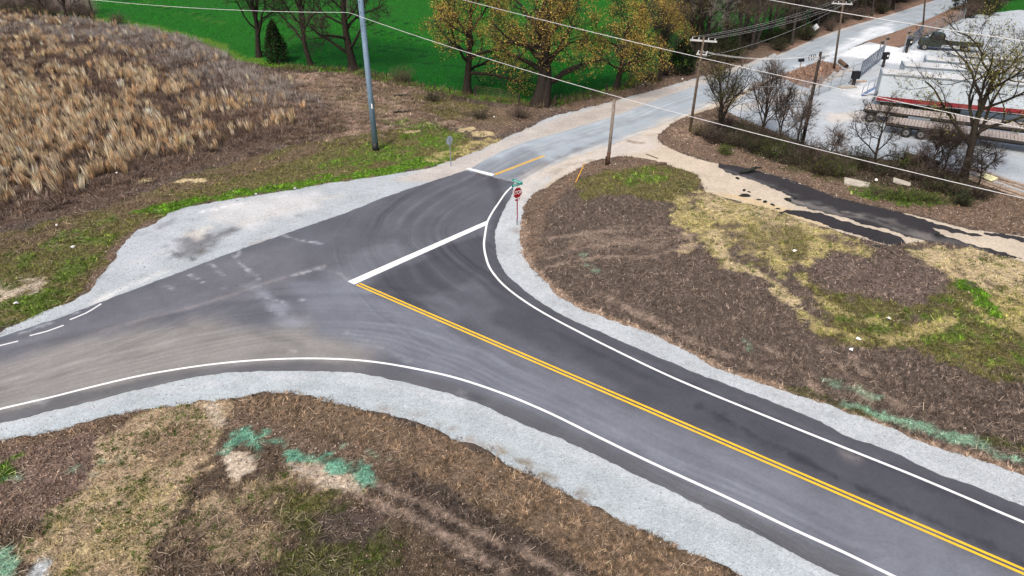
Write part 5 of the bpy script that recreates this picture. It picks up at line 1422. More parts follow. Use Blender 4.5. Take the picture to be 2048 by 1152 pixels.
ins = thing('insulator_string', 'dark ribbed suspension insulator string left of the steel pole', 'insulator', tuple(w1[0]))
for kk in range(9):
    MB().tube([(0, 0, .12 + kk * .15), (0, 0, .16 + kk * .15), (0, 0, .2 + kk * .15)], [.12, .10, .03], 8).build('disc', M_INSD, ins)
MB().tube([(0, 0, 0), (0, 0, 1.55)], .02, 5).build('rod', M_FRAME, ins)
armz = w1[0][2] + 1.55
MB().tube([(0, 0, armz), (w1[0][0] - b[0], w1[0][1] - b[1], armz)], [.12, .07], 8).build('arm', M_STEEL, steel)

# wood pole without crossarm
def wood_pole(x, y, xt, yt, label, m, r0=.15, r1=.10):
    b, h = base_h(x, y, yt)
    # horizontal lean read from the photograph
    top = on_plane(xt, yt, b, np.array([0, 1., 0]))
    root = thing('utility_pole', label, 'pole', (b[0], b[1], 0))
    tv = np.array([top[0] - b[0], 0, top[2]])
    MB().tube([(0, 0, -.1), tv * .5, tv], [r0, (r0 + r1) / 2, r1], 10).build('shaft', m, root, True)
    return root, b, tv
pa, ba, ta = wood_pole(1215, 332, 1229, 199, 'plain weathered wooden pole at the tip of the leafy mound', M_WOODL, .16, .13)
MB().tube([(0, 0, .05), ta * .22], [.175, .165], 10).build('base_stain', simple('rusty_pole_base', (.08, .045, .032), .9, 0, .3, 5., .1, .3), pa, True)
st = G(1211, 333)
tag(MB().tube([(st[0], st[1], -.1), (st[0], st[1], .95)], [.06, .055], 7).build('stake', M_WOODD), 'short dark stake beside the plain weathered pole', 'stake')
gy0 = G(1150, 367); gy1 = on_plane(1169, 327, G(1158, 355), np.array([0, 1., 0]))
gw = thing('guy_wire', 'leaning yellow guy wire guard on the leafy mound', 'guy wire', (gy0[0], gy0[1], 0))
dv = gy1 - gy0
MB().tube([(0, 0, 0), dv], .035, 7).build('guard', M_YPOST, gw, True)
# crossarm poles
def insul(root, p, m=None, h=.22, r=.06):
    return MB().tube([p, p + UP * h * .3, p + UP * h * .6, p + UP * h], [r * .5, r, r * .8, r * .3], 8).build('insulator', m or M_INS, root)
p2, b2, t2 = wood_pole(1379, 266, 1408, 74, 'tall wooden pole with grey crossarm beside the old road', M_WOOD)
ax = np.array([.93, -.36, 0]); cz = t2 - UP * .35
MB().box(cz, (2.5, .13, .15), math.atan2(ax[1], ax[0])).build('crossarm', M_ARM, p2)
P2A = []
for q in (-1.05, -.45, .45, 1.05):
    pp = cz + ax * q + UP * .08; insul(p2, pp); P2A.append(b2 + pp + UP * .22)
lz = t2 - UP * 1.6
MB().box(lz, (1.0, .12, .12), math.atan2(ax[1], ax[0])).build('lower_bracket', M_ARM, p2)
for q in (-.4, 0, .4):
    MB().tube([lz + ax * q + UP * .05, lz + ax * q + UP * .35 + np.array([.1, 0, 0])], [.06, .045], 7).build('cutout', M_INS, p2)
p4, b4, t4 = wood_pole(1668, 138, 1689, -14, 'tall wooden pole with pale crossarm by the yard entrance', M_WOOD)
cz4 = t4 - UP * 1.3
MB().box(cz4, (2.5, .13, .15), math.atan2(ax[1], ax[0])).build('crossarm', M_ARM, p4)
P4A = []
for q in (-1.05, -.45, .45, 1.05):
    pp = cz4 + ax * q + UP * .08; insul(p4, pp); P4A.append(b4 + pp + UP * .22)
insul(p4, t4)
p5, b5, t5 = wood_pole(1846, 56, 1857, -90, 'distant wooden pole on the far brown bank', M_WOOD)
cz5 = t5 - UP * 1.
MB().box(cz5, (2.5, .13, .15), math.atan2(ax[1], ax[0])).build('crossarm', M_ARM, p5)
P5A = [b5 + cz5 + ax * q + UP * .3 for q in (-1.05, -.45, .45, 1.05)]
p3, b3, t3 = wood_pole(1602, 300, 1641, 108, 'leaning dark pole with a cluttered crossarm in front of the yard', M_WOODD, .17, .12)
ax3 = np.array([.90, .43, 0])
for dz_, Lx in ((-.25, 2.3), (-.42, 1.7)):
    MB().box(t3 + UP * dz_, (Lx, .11, .12), math.atan2(ax3[1], ax3[0]) + (.25 if dz_ < -.3 else 0)).build('crossarm', M_ARM, p3)
for q in (-1.05, -.75, -.5, .5, .8, 1.1):
    c0 = t3 + ax3 * q - UP * .2
    if q < 0:
        MB().tube([c0, c0 + np.array([-.06, 0, .2]), c0 + np.array([-.18, 0, .22]), c0 + np.array([-.22, 0, .02]), c0 + np.array([-.12, 0, -.28])], .03, 5).build('cutout', M_FRAME, p3)
    else: insul(p3, c0, M_INS)
MB().tube([t3 * .985, t3 * 1.02], .12, 8).build('pole_cap', M_FRAME, p3)
MB().tube([t3 * .74 + np.array([-.3, -.1, 0]), t3 * .74 + np.array([.3, -.1, 0])], .03, 5).build('bracket', M_FRAME, p3)
def sag(a, c, s): return [a + (c - a) * t - UP * s * 4 * t * (1 - t) for t in np.linspace(0, 1, 16)]
for k in range(4):
    wire('distribution_wire', sag(P2A[k], P4A[k], .5), .007, M_WIRE, 'thin wire strung between the two crossarm poles', 'thin wires between the crossarm poles', 4)
    wire('distribution_wire', sag(P4A[k], P5A[k], .6), .007, M_WIRE, 'thin wire running on to the distant pole', 'thin wires to the distant pole', 4)
wire('distribution_wire', sag(b2 + t2 * .80, b4 + t4 * .85, .8), .009, M_WIRE, 'low communication wire between the two crossarm poles', None, 4)
for q in (-.4, 0, .4):
    wire('distribution_wire', sag(b2 + lz + ax * q + UP * .3, b3 + t3 + ax3 * (q * 2) - UP * .1, .5), .010, M_WIRE, 'wire crossing from the first crossarm pole to the leaning dark pole', 'wires to the leaning dark pole', 4)
wire('distribution_wire', sag(b2 + t2 * .62, b3 + t3 * .72, .7), .012, M_WIRE_D, 'dark low cable sagging between the first crossarm pole and the leaning dark pole', None, 4)

# ------------------------------------------------------------------ signs
def text_mesh(s, size, m, parent, loc, rot, name='lettering', sx=1.):
    cu = bpy.data.curves.new('t', 'FONT'); cu.body = s; cu.size = size; cu.align_x = 'CENTER'; cu.align_y = 'CENTER'; cu.extrude = .002; cu.offset = size * .008
    to = bpy.data.objects.new('t', cu); COL.objects.link(to)
    bpy.context.view_layer.update()
    me = bpy.data.meshes.new_from_object(to.evaluated_get(bpy.context.evaluated_depsgraph_get()))
    bpy.data.objects.remove(to); me.name = name
    o = obj(name, me, m, parent); o.location = loc; o.rotation_euler = rot; o.scale = (sx, 1, 1)
    return o
def octagon(mb, c, r, th, M=None):
    V = []
    for s in (-1, 1):
        for k in range(8):
            a = R(22.5 + 45 * k); V.append((r * math.cos(a), s * th / 2, r * math.sin(a)))
    q = [(k, (k + 1) % 8, 8 + (k + 1) % 8, 8 + k) for k in range(8)]
    cc = len(V); V += [(0, -th / 2, 0), (0, th / 2, 0)]
    t = [(cc, (k + 1) % 8, k) for k in range(8)] + [(cc + 1, 8 + k, 8 + (k + 1) % 8) for k in range(8)]
    return mb.add(np.array(V) + np.array(c), q, t)
bs = G(1034, 450); bs[2] = 0
hs = height_at(bs, 385)     # centre of the octagon
st_ = thing('stop_sign', 'red stop sign on a red post with green street name blades', 'sign', (bs[0], bs[1], 0), R(38))
MB().box((0, 0, .25), (.045, .045, .6)).build('post_base', M_FRAME, st_)
MB().box((0, 0, (hs + 1.2) / 2 + .25), (.05, .05, hs - .25)).build('post', M_GALV, st_)
MB().box((0, -.035, hs * .5 - .05), (.075, .012, hs - .95)).build('reflector_strip', simple('strip_red', (.36, .02, .06), .5), st_)
octagon(MB(), (0, -.045, hs), .455, .006).build('sign_border', M_SIGNW, st_)
octagon(MB(), (0, -.054, hs), .415, .006).build('sign_face', M_RED, st_)
text_mesh('STOP', .40, M_SIGNW, st_, (0, -.06, hs), (R(90), 0, 0), sx=.86)
MB().box((0, -.05, hs - .55), (.40, .006, .14)).build('plaque', M_RED, st_)
MB().box((.09, -.056, hs - .55), (.13, .005, .075)).build('plaque_print', M_SIGNW, st_)
def blade(z, rz, L, H=.19):
    Mx = Matrix.Rotation(rz, 3, 'Z')
    bl = MB().box((0, 0, z), (L, .008, H), rz).build('street_name_blade', M_SIGNG, st_)
    rg = random.Random(int(z * 100)); x = -L * .34
    mb = MB()
    while x < L * .34:
        wl = rg.uniform(.03, .055)
        for sgn in (-1, 1):
            c = Mx @ Vector((x, sgn * .007, 0)); mb.box((c[0], c[1], z + rg.uniform(-.01, .01)), (wl, .004, rg.uniform(.07, .11)), rz)
        x += wl + .02
    mb.build('blade_print', simple('pale_teal_print', (.35, .68, .62), .5), bl)
blade(hs + .60, R(-4), .95); blade(hs + .84, R(-82), .95)
MB().box((0, 0, hs + .70), (.05, .05, .3)).build('blade_bracket', M_GALV, st_)
# sign seen from the back
b6 = G(902, 333); b6[2] = 0; h6 = height_at(b6, 281)
sb = thing('sign', 'round topped sign seen from behind on a thin post at the gravel edge', 'sign', (b6[0], b6[1], 0), R(52))
MB().box((0, 0, h6 / 2 + .05), (.05, .05, h6 + .5)).build('post', M_GALV, sb)
octagon(MB(), (0, .05, h6), .42, .008).build('panel', M_SIGNB, sb)
b7 = G(1627, 74); b7[2] = 0; h7 = height_at(b7, 54)
sd_ = thing('sign', 'diamond sign seen from behind by the far road', 'sign', (b7[0], b7[1], 0), R(-8))
MB().box((.06, 0, h7 / 2), (.06, .06, h7 + .4)).build('post', M_GALV, sd_)
V = []
MB().box((0, 0, 0), (.8, .01, .8), 0, Matrix.Rotation(R(45), 3, 'Y')).build('panel', simple('diamond_back', (.62, .64, .65), .5), sd_).location = (.02, -.06, h7)

# ------------------------------------------------------------------ fences
def wire_fence(line, label, h=1.1, step=2.2, post=.05, m=M_WOODD):
    L = smooth(line, step=.2); dd = np.concatenate([[0], np.cumsum(np.linalg.norm(np.diff(L, axis=0), axis=1))])
    root = thing('wire_fence', label, 'fence', (L[0][0], L[0][1], 0))
    o0 = np.array([L[0][0], L[0][1], 0])
    q = np.arange(0, dd[-1], step)
    pts = [np.array([np.interp(t, dd, L[:, 0]), np.interp(t, dd, L[:, 1]), 0]) for t in q]
    base_me = {}
    for i, p in enumerate(pts):
        hh = h * random.uniform(.9, 1.1)
        MB().tube([(p - o0) + UP * -.1, (p - o0) + UP * hh + np.array([random.uniform(-.05, .05), 0, 0])], post * random.uniform(.8, 1.2), 6).build('post', m, root)
    for hz in (.3, .6, .9):
        MB().tube([p - o0 + UP * hz for p in pts], .008, 3).build('wire', M_FRAME, root)
    return root
wire_fence(W([(560, 137), (630, 141), (697, 145), (760, 159), (860, 184), (920, 194)]), 'thin wire fence behind the steel pole along the crop')
wire_fence(W([(1120, 213), (1180, 197), (1240, 182), (1300, 163), (1345, 140)]), 'thin wire fence between the oaks and the old road', 1.15, 1.3, .035)
def panel(a, c, label, h=1.25):
    A = G(*a); B_ = G(*c); L = np.linalg.norm(B_ - A)
    root = thing('cattle_panel', label, 'fence panel', (A[0], A[1], 0), math.atan2(B_[1] - A[1], B_[0] - A[0]))
    for k in range(7):
        MB().tube([(0, 0, .15 + k * (h - .15) / 6), (L, 0, .15 + k * (h - .15) / 6)], .014, 5).build('rail', M_RUST, root)
    for k in range(3):
        MB().tube([(L * k / 2, .02, 0), (L * k / 2, .02, h + .1)], .022, 5).build('upright', M_RUST, root)
panel((952, 193), (1000, 200), 'brown pipe cattle panel left of the largest oak')
panel((1002, 201), (1038, 209), 'grey wire cattle panel joining the brown one to a post')
for x, y, h_, r_, lab in ((950, 196, 1.4, .13, 'dark fence post at the left end of the cattle panels'), (1038, 213, 1.3, .12, 'dark fence post at the right end of the cattle panels'),
                          (1094, 218, 1.1, .16, 'weathered stump post just right of the largest oak'), (1110, 214, 1.35, .15, 'taller weathered post right of the stump post'),
                          (1213, 186, .9, .15, 'short dark post left of the second budding oak'), (1258, 172, 1.3, .09, 'thin dark post right of the second budding oak'), (188, 38, 3.2, .16, 'tall dark snag post at the field corner')):
    p = G(x, y)
    tag(MB().tube([(p[0], p[1], -.1), (p[0] + .02, p[1], h_ * .6), (p[0] + .03, p[1], h_)], [r_, r_ * .95, r_ * .85], 8).build('fence_post', M_WOODD), lab, 'post')
def chain_fence(line, label, h=2.0, step=3.0, cell=.12, wr=.007, barb=True):
    L = np.array(line); root = thing('chain_link_fence', label, 'fence', (L[0][0], L[0][1], 0))
    o0 = np.array([L[0][0], L[0][1], 0.])
    for a, c in zip(L[:-1], L[1:]):
        e = c - a; ln = np.linalg.norm(e); e3 = np.array([e[0] / ln, e[1] / ln, 0]); A = np.array([a[0], a[1], 0]) - o0
        k = max(1, int(ln / step))
        for i in range(k + 1):
            p = A + e3 * ln * i / k
            MB().tube([p - UP * .1, p + UP * (h + .1)], .038, 6).build('post', M_GALV, root)
            if barb: MB().tube([p + UP * (h + .1), p + UP * (h + .42) + np.array([-e3[1], e3[0], 0]) * .25], .022, 5).build('barb_arm', M_GALV, root)
        MB().tube([A + UP * h, A + e3 * ln + UP * h], .025, 5).build('top_rail', M_GALV, root)
        mb = MB(); n_ = int(ln / cell)
        nrm_ = np.array([-e3[1], e3[0], 0]) * wr
        Vv = []; Ff = []
        for i in range(-int(h / cell), n_ + 1):
            for sg in (0, 1):
                x0 = i * cell; z0 = 0.; x1 = x0 + h; z1 = h
                if x0 < 0: z0 = -x0; x0 = 0
                if x1 > ln: z1 = h - (x1 - ln); x1 = ln
                if x1 <= x0: continue
                if sg: x0, x1 = ln - x0, ln - x1
                p, q_ = A + e3 * x0 + UP * z0, A + e3 * x1 + UP * z1
                s = UP * wr
                mb.add([p - s, p + s, q_ + s, q_ - s], [(0, 1, 2, 3)])
        mb.build('mesh_wires', M_GALV, root)
        if barb:
            for hz, of in ((.2, .08), (.4, .22)):
                MB().tube([A + UP * (h + hz) + np.array([-e3[1], e3[0], 0]) * of, A + e3 * ln + UP * (h + hz) + np.array([-e3[1], e3[0], 0]) * of], .010, 3).build('barbed_wire', M_GALV, root)
    return root
chain_fence(W([(1478, 247), (1560, 214), (1636, 192), (1720, 155)]), 'long chain link fence in front of the trailer yard')
chain_fence(W([(1842, 78), (1880, 62), (1925, 44)]), 'far chain link fence behind the dark truck', 2.0, 3.)
def gate(a, c, label, h=2.1):
    A = G(*a); B_ = G(*c); L = np.linalg.norm(B_ - A)
    root = thing('gate', label, 'gate', (A[0], A[1], 0), math.atan2(B_[1] - A[1], B_[0] - A[0]))
    for z in (.25, h): MB().box((L / 2, 0, z), (L, .07, .07)).build('rail', M_GATE, root)
    k = max(4, int(L / 1.2))
    for i in range(k + 1): MB().box((L * i / k, 0, h / 2 + .12), (.08, .08, h - .1)).build('upright', M_GATE, root)
    for i in range(k):
        MB().tube([(L * i / k, .05, .3), (L * (i + 1) / k, .05, h)], .025, 5).build('brace', M_GATE, root)
    mb = MB()
    for i in range(int(L / .16)): 
        mb.box((i * .16 + .05, .0, h / 2 + .12), (.010, .010, h - .15))
    mb.build('mesh_wires', M_GATE, root)
    return root
gate((1718, 157), (1764, 119), 'near sliding gate panel at the yard entrance')
gate((1806, 106), (1840, 78), 'far sliding gate panel across the yard entrance')
def kiosk(x, y, label, h=1.5, s=1.):
    p = G(x, y); root = thing('gate_operator', label, 'gate box', (p[0], p[1], 0), .3)
    MB().box((0, 0, h * .3), (.25 * s, .25 * s, h * .6)).build('pedestal', M_FRAME, root)
    MB().box((0, -.05, h * .78), (.75 * s, .5 * s, h * .45)).build('housing', M_BLACK, root)
    MB().box((.1 * s, -.32 * s, h * .8), (.22 * s, .02, .2)).build('label_plate', M_SIGNW, root)
    return root
kiosk(1765, 135, 'black gate operator box at the end of the near gate', 2.0)
kiosk(1812, 106, 'black gate operator box at the end of the far gate', 2.0)
for x, y, lab in ((1763, 120, 'gate post with camera at the near gate end'), (1752, 128, 'shorter gate post beside the near gate end'), (1806, 106, 'gate post with lamp at the far gate end')):
    p = G(x, y); root = thing('gate_post', lab, 'post', (p[0], p[1], 0))
    MB().tube([(0, 0, -.1), (0, 0, 3.3)], .07, 8).build('shaft', M_GALV, root)
    MB().box((.1, -.1, 2.9), (.35, .3, .25)).build('camera_box', M_FRAME, root)
# keypad stand with slab in the yard
p = G(1706, 172); root = thing('keypad_stand', 'black leaning grill like stand beside pale pads in the yard', 'stand', (p[0], p[1], 0), .2)
MB().box((0, 0, .5), (.3, .3, 1.0)).build('pedestal', M_FRAME, root)
MB().box((.05, 0, 1.35), (.85, .6, .9)).build('housing', M_BLACK, root)
MB().tube([(-.2, 0, .9), (-.75, 0, .35)], .06, 5).build('strut', M_BLACK, root)
for x, y, sx, sy, lab in ((1694, 176, 2.2, .8, 'pale concrete pad left of the black stand'), (1717, 165, 2.0, .5, 'tan timber mat right of the black stand')):
    p = G(x, y)
    tag(MB().box((p[0], p[1], .12), (sx, sy, .16), .25).build('pad', M_CONC if sx > 2.1 else M_PLANK), lab, 'pad')
# mailbox
p = G(1599, 139); root = thing('mailbox', 'black mailbox on a wooden post by the old road', 'mailbox', (p[0], p[1], 0), .35)
MB().box((0, 0, .5), (.1, .1, 1.1)).build('post', M_PLANK, root)
mb = MB(); nseg = 8
V = []
for sx in (-.35, .35):
    V += [(sx, -.2, 1.05), (sx, .2, 1.05)] + [(sx, .2 * math.cos(math.pi * k / nseg), 1.25 + .2 * math.sin(math.pi * k / nseg)) for k in range(nseg + 1)]
k_ = nseg + 3
order = [0, 1] + [2 + k for k in range(nseg + 1)]
mb.add(V, [(order[i], order[(i + 1) % k_], k_ + order[(i + 1) % k_], k_ + order[i]) for i in range(k_)], [(order[0], order[i + 1], order[i]) for i in range(1, k_ - 1)] + [(k_ + order[0], k_ + order[i], k_ + order[i + 1]) for i in range(1, k_ - 1)])
mb.build('box', M_BLACK, root)
# culvert and rip rap
a_ = G(1679, 126); c_ = G(1692, 137)
root = thing('culvert_pipe', 'rusty culvert pipe end beneath the yard entrance', 'pipe', (a_[0], a_[1], 0))
e_ = c_ - a_; nseg = 12; V = []; q = []
for i, (t, rr) in enumerate(((0, .30), (1, .30), (1, .25), (.6, .25))):
    for k in range(nseg):
        an = 2 * math.pi * k / nseg; nn = np.array([-e_[1], e_[0], 0]) / np.linalg.norm(e_)
        V.append(e_ * t + nn * rr * math.cos(an) + UP * (rr * math.sin(an) + .27))
for i in range(3):
    for k in range(nseg): q.append((i * nseg + k, i * nseg + (k + 1) % nseg, (i + 1) * nseg + (k + 1) % nseg, (i + 1) * nseg + k))
MB().add(V, q).build('barrel', M_RUST, root)
MB().tube([e_ * .62 + UP * .27, e_ * .66 + UP * .27], .245, 12).build('mouth_shade', M_BLACK, root)  # black disc standing in for the dark hollow of the pipe
def rock(seed, s):
    rg = np.random.default_rng(seed)
    V = []; 
    for zz_, rr in ((0, 1.), (.45, .95), (.8, .55)):
        for k in range(6): 
            a = 2 * math.pi * k / 6; m_ = rr * rg.uniform(.75, 1.2); V.append((math.cos(a) * m_ * s, math.sin(a) * m_ * s * .8, zz_ * s))
    V.append((0, 0, s * .95))
    q = [(i * 6 + k, i * 6 + (k + 1) % 6, i * 6 + 6 + (k + 1) % 6, i * 6 + 6 + k) for i in range(2) for k in range(6)]
    return MB().add(V, q, [(12 + k, 12 + (k + 1) % 6, 18) for k in range(6)])
rk = [rock(i, .3) for i in range(4)]
rme = [None] * 4
for i in range(44):
    t = random.random(); q = G(1698 - 75 * t + random.uniform(-6, 8), 138 + 42 * t + random.uniform(-4, 4))
    j = i % 4
    if rme[j] is None: o = rk[j].build('stone', M_STONE); rme[j] = o.data
    else: o = obj('stone', rme[j])
    o.location = (q[0], q[1], -.02); o.rotation_euler = (0, 0, random.uniform(0, 6)); s_ = random.uniform(.6, 1.5); o.scale = (s_, s_, s_)
    tag(o, 'rough rip rap stone in the ditch below the culvert pipe', 'stone', 'rip rap stones in the ditch')

tick('trailers')
# ------------------------------------------------------------------ trailers in the yard
def wheel(root, x, y, r=.5, w_=.3, rim=True):
    wh = MB()
    n = 18
    t = MB().tube([(x, y - w_ / 2, r), (x, y - w_ / 2 + .04, r), (x, y + w_ / 2 - .04, r), (x, y + w_ / 2, r)], [r * .88, r, r, r * .88], n).build('wheel', M_TYRE, root)
    MB().tube([(x, y - w_ / 2 - .012, r), (x, y - w_ / 2 + .02, r)], [r * .5, r * .58], 12).build('rim', M_RIM, t)
    MB().tube([(x, y - w_ / 2 - .05, r), (x, y - w_ / 2 - .01, r)], [r * .16, r * .2], 8).build('hub', M_FRAME, t)
    return t
def local_at(a, c, z, za=None):
    A = G(*a, z); B_ = G(*c, z); return A, math.atan2(B_[1] - A[1], B_[0] - A[0])
def box_trailer(corner_px, dir_px, z, label, L=15., red=False, wd=2.6, h=4.1, floor=1.15):
    A, rz = local_at(corner_px, dir_px, z)
    root = thing('box_trailer', label, 'trailer', (A[0], A[1], 0), rz)
    # local: x along the side away from the corner, y away from the camera
    MB().box((L / 2, wd / 2, (h + floor) / 2), (L, wd, h - floor)).build('body', M_TRAILW, root)
    MB().box((L / 2, wd / 2, h + .02), (L - .2, wd - .2, .04)).build('roof', simple('trailer_roof', (.52, .53, .53), .7, 0, .14, .8, .2, 0, .35), root)
    for y_ in (-.03, wd + .03): MB().box((L / 2, y_, h - .06), (L + .1, .08, .14)).build('top_rail', M_GALV, root)
    MB().box((-.03, 0.0, (h + floor) / 2), (.10, .14, h - floor + .1)).build('corner_post', M_GALV, root)
    MB().box((-.03, wd, (h + floor) / 2), (.10, .14, h - floor + .1)).build('corner_post', M_GALV, root)
    MB().box((-.03, wd / 2, h - .05), (.1, wd, .15)).build('header', M_GALV, root)
    for y_ in (wd * .27, wd * .73): MB().box((-.035, y_, (h + floor) / 2), (.04, wd * .44, h - floor - .3)).build('door', M_TRAILW, root)
    if red: MB().box((L / 2, -.02, floor + .30), (L - .1, .03, .46)).build('side_skirt', M_TRAILR, root)
    pn = MB()
    for i in range(1, int(L / 1.2)): pn.box((i * 1.2, -.008, (h + floor) / 2 + .2), (.03, .012, h - floor - .9))
    pn.build('panel_seams', M_TRAILW, root)
    MB().box((L / 2, wd / 2, floor - .18), (L, .9, .3)).build('chassis', M_FRAME, root)
    for x in (1.2, 2.5):
        for y_ in (.2, wd - .2): wheel(root, x, y_)
    for y_ in (.4, wd - .4): MB().box((L - 3, y_, .5), (.15, .15, 1.0)).build('landing_leg', M_FRAME, root)
    return root
box_trailer((1765, 147), (1868, 155.5), 4.1, 'nearest long white box trailer with a red lower stripe', 19., True)
box_trailer((1810, 132), (1868, 136), 4.1, 'second white box trailer behind the red striped one', 17.)
box_trailer((1852, 119.5), (1950, 128), 4.1, 'third white box trailer behind the second', 17.)
box_trailer((1900, 110), (2000, 118.5), 4.1, 'farthest white box trailer behind the third', 17.)
def flatbed(a, c, z, label, L, wheels, wd=2.5, load=None):
    A, rz = local_at(a, c, z)
    root = thing('flatbed_trailer', label, 'trailer', (A[0], A[1], 0), rz)
    nb = int(L / .30)
    src = None
    for i in range(nb):
        x = (i + .5) * L / nb
        if src is None: src = MB().box((0, wd / 2, 0), (L / nb - .03, wd - .1, .06)).build('deck_board', M_DECK, root); o = src
        else: o = obj('deck_board', src.data, None, root)
        o.location = (x, 0, z - .03 + random.uniform(-.008, .008))
    for y_ in (0, wd): MB().box((L / 2, y_, z - .12), (L, .08, .2)).build('side_rail', M_FRAME, root)
    for y_ in (.8, wd - .8): MB().box((L / 2, y_, z - .38), (L, .15, .4)).build('beam', M_FRAME, root)
    MB().box((-.04, wd / 2, z - .2), (.08, wd, .3)).build('rear_bumper', M_FRAME, root)
    for x in wheels:
        for y_ in (.1, wd - .1): wheel(root, x, y_, .5)
    return root
f1 = flatbed((1729, 217.5), (1929, 243), 1.35, 'rear flatbed trailer with weathered deck and a dark tarped load behind it', 14.5, (.75, 3.4))
MB().box((5.2, -.05, .85), (2.0, .5, .65)).build('tool_box', M_GALV, f1)
MB().box((1.9, -.04, 1.0), (1.2, .06, .3)).build('light_board', M_ARM, f1)
f2 = flatbed((1774, 244.6), (2005, 277), 1.25, 'front flatbed trailer with low nose nearest the hedge', 13.2, (1.9, 3.2))
MB().box((13.3, 1.25, .9), (.12, 2.6, 1.2)).build('nose_plate', M_PLANK, f2)
MB().box((14.6, 1.25, 1.0), (2.4, .25, .2)).build('drawbar', M_PLANK, f2)
# tarped load on its own low trailer
A, rz = local_at((1786, 216), (1880, 226), 0)
tl = thing('tarped_load', 'black tarp covered load with wheels between the flatbed and the red striped trailer', 'trailer', (A[0], A[1], 0), rz)
A0 = A.copy()
rg = np.random.default_rng(4); V = []; q = []; nxs, nys = 16, 7
for i in range(nxs):
    for j in range(nys):
        x = .2 + i * .42; t = j / (nys - 1); y = t * 2.3
        prof = min(1, 4 * t * (1 - t) * 2.2) ; zt = .55 + 1.35 * prof * (1 - .25 * (i in (0, nxs - 1))) + rg.normal(0, .07)
        V.append((x + rg.normal(0, .04), y, zt))
for i in range(nxs - 1):
    for j in range(nys - 1): q.append((i * nys + j, (i + 1) * nys + j, (i + 1) * nys + j + 1, i * nys + j + 1))
ob = MB().add(V, q).build('tarp', M_TARP, tl)
MB().box((3.3, 1.15, .5), (6.5, 2.2, .9)).build('body', M_TARP, tl)
for x in (-.1, .8): 
    for y_ in (.1, 2.2): wheel(tl, x + .5, y_, .42)
MB().box((-.35, 1.1, 1.2), (.5, 2.0, .8)).build('tail_rack', M_FRAME, tl)
# rolling stair
p = G(1752, 194); rs = thing('rolling_stair', 'blue and silver rolling stair at the end of the red striped trailer', 'stair', (p[0], p[1], 0), rz + math.pi)
for k in range(6):
    MB().box((1.45 - k * .28, 0, .2 + k * .22), (.28, .8, .05)).build('step', M_GALV, rs)
for y_ in (-.42, .42):
    MB().tube([(1.6, y_, .05), (.0, y_, 1.32)], .05, 6).build('stringer', M_BLUE, rs)
    MB().tube([(1.6, y_, .05), (1.55, y_, 1.1), (.9, y_, 1.75), (0, y_, 2.35), (-.5, y_, 2.35)], .028, 6).build('handrail', M_GALV, rs)
    for x_, z_ in ((1.1, 1.5), (.5, 1.95), (0, 2.3)): MB().tube([(x_, y_, (1.6 - x_) * .8), (x_, y_, z_)], .02, 5).build('baluster', M_GALV, rs)
    MB().tube([(0, y_, 0), (0, y_, 1.3)], .035, 6).build('leg', M_GALV, rs)
# dark truck near the far gate
A, rz2 = local_at((1850, 101), (1920, 106), 0)
tk = thing('flatbed_truck', 'dark green truck with a low flat bed beyond the far gate', 'truck', (A[0], A[1], 0), rz2)
M_TK = simple('dark_green_paint', (.02, .028, .022), .45, 0, .2)
V = [(0, 0, .6), (2.0, 0, .6), (2.0, 0, 2.35), (1.7, 0, 2.45), (.7, 0, 2.4), (.35, 0, 1.55), (-.9, 0, 1.45), (-1., 0, .6)]
Vc = V + [(x, 2.3, z) for x, _, z in V]; k8 = 8
cab = MB().add(Vc, [(i, (i + 1) % k8, k8 + (i + 1) % k8, k8 + i) for i in range(k8)], [(0, i + 1, i) for i in range(1, k8 - 1)] + [(k8, k8 + i, k8 + i + 1) for i in range(1, k8 - 1)]).build('cab', M_TK, tk)
MB().box((1.1, -.01, 1.95), (.8, .02, .55)).build('side_window', M_BLACK, tk)
MB().box((4.7, 1.15, 1.05), (5.2, 2.3, .18)).build('bed', M_FRAME, tk)
MB().box((4.7, .05, 1.35), (5.2, .06, .5)).build('side_board', M_TK, tk)
MB().box((2.15, 1.15, 1.7), (.1, 2.2, 1.2)).build('headboard', M_FRAME, tk)
for x in (-.2, 5.2): 
    for y_ in (.1, 2.2): wheel(tk, x, y_, .48)
# lumber and steel lying along the yard edge
pd = W([(1935, 345)])[0]; pe = W([(2150, 418)])[0]; e = (pe - pd) / np.linalg.norm(pe - pd); pn_ = np.array([-e[1], e[0]])
for i in range(15):
    L_ = random.uniform(5, 9); s0 = random.uniform(-1.0, 4.5); off = -.9 + i * .22 + random.uniform(-.05, .05)
    c = pd + e * (s0 + L_ / 2) - pn_ * off * 1.0
    o = MB().box((0, 0, 0), (L_, random.uniform(.13, .24), random.uniform(.08, .16))).build('long_timber', M_PLANK if i % 4 else M_ARM)
    o.location = (c[0], c[1], .12 + .10 * (i % 3)); o.rotation_euler = (0, 0, math.atan2(e[1], e[0]) + random.uniform(-.03, .03))
    tag(o, 'long rough timber in the pile along the yard edge', 'timber', 'timbers piled along the yard edge')
for i, (x, y) in enumerate(((1840, 326), (1842, 330), (1838, 334), (1841, 327))):
    p = G(x, y)
    o = MB().box((0, 0, 0), (3.2, .28, .28)).build('dark_beam', M_WOODD); o.location = (p[0], p[1], .16 + (.29 if i == 3 else 0)); o.rotation_euler = (0, 0, math.atan2(e[1], e[0]) + .05 * i)
    tag(o, 'dark beam in the small stack behind the thorn tree', 'beam', 'dark beams behind the thorn tree')
p = G(1972, 366)
o = MB().box((0, 0, 0), (1.25, .75, .03), 0).build('pale_board', M_PALE); o.location = (p[0], p[1], .55); o.rotation_euler = (.25, .05, math.atan2(e[1], e[0]) - .05)
tag(o, 'pale yellow board lying on the timber pile', 'board')
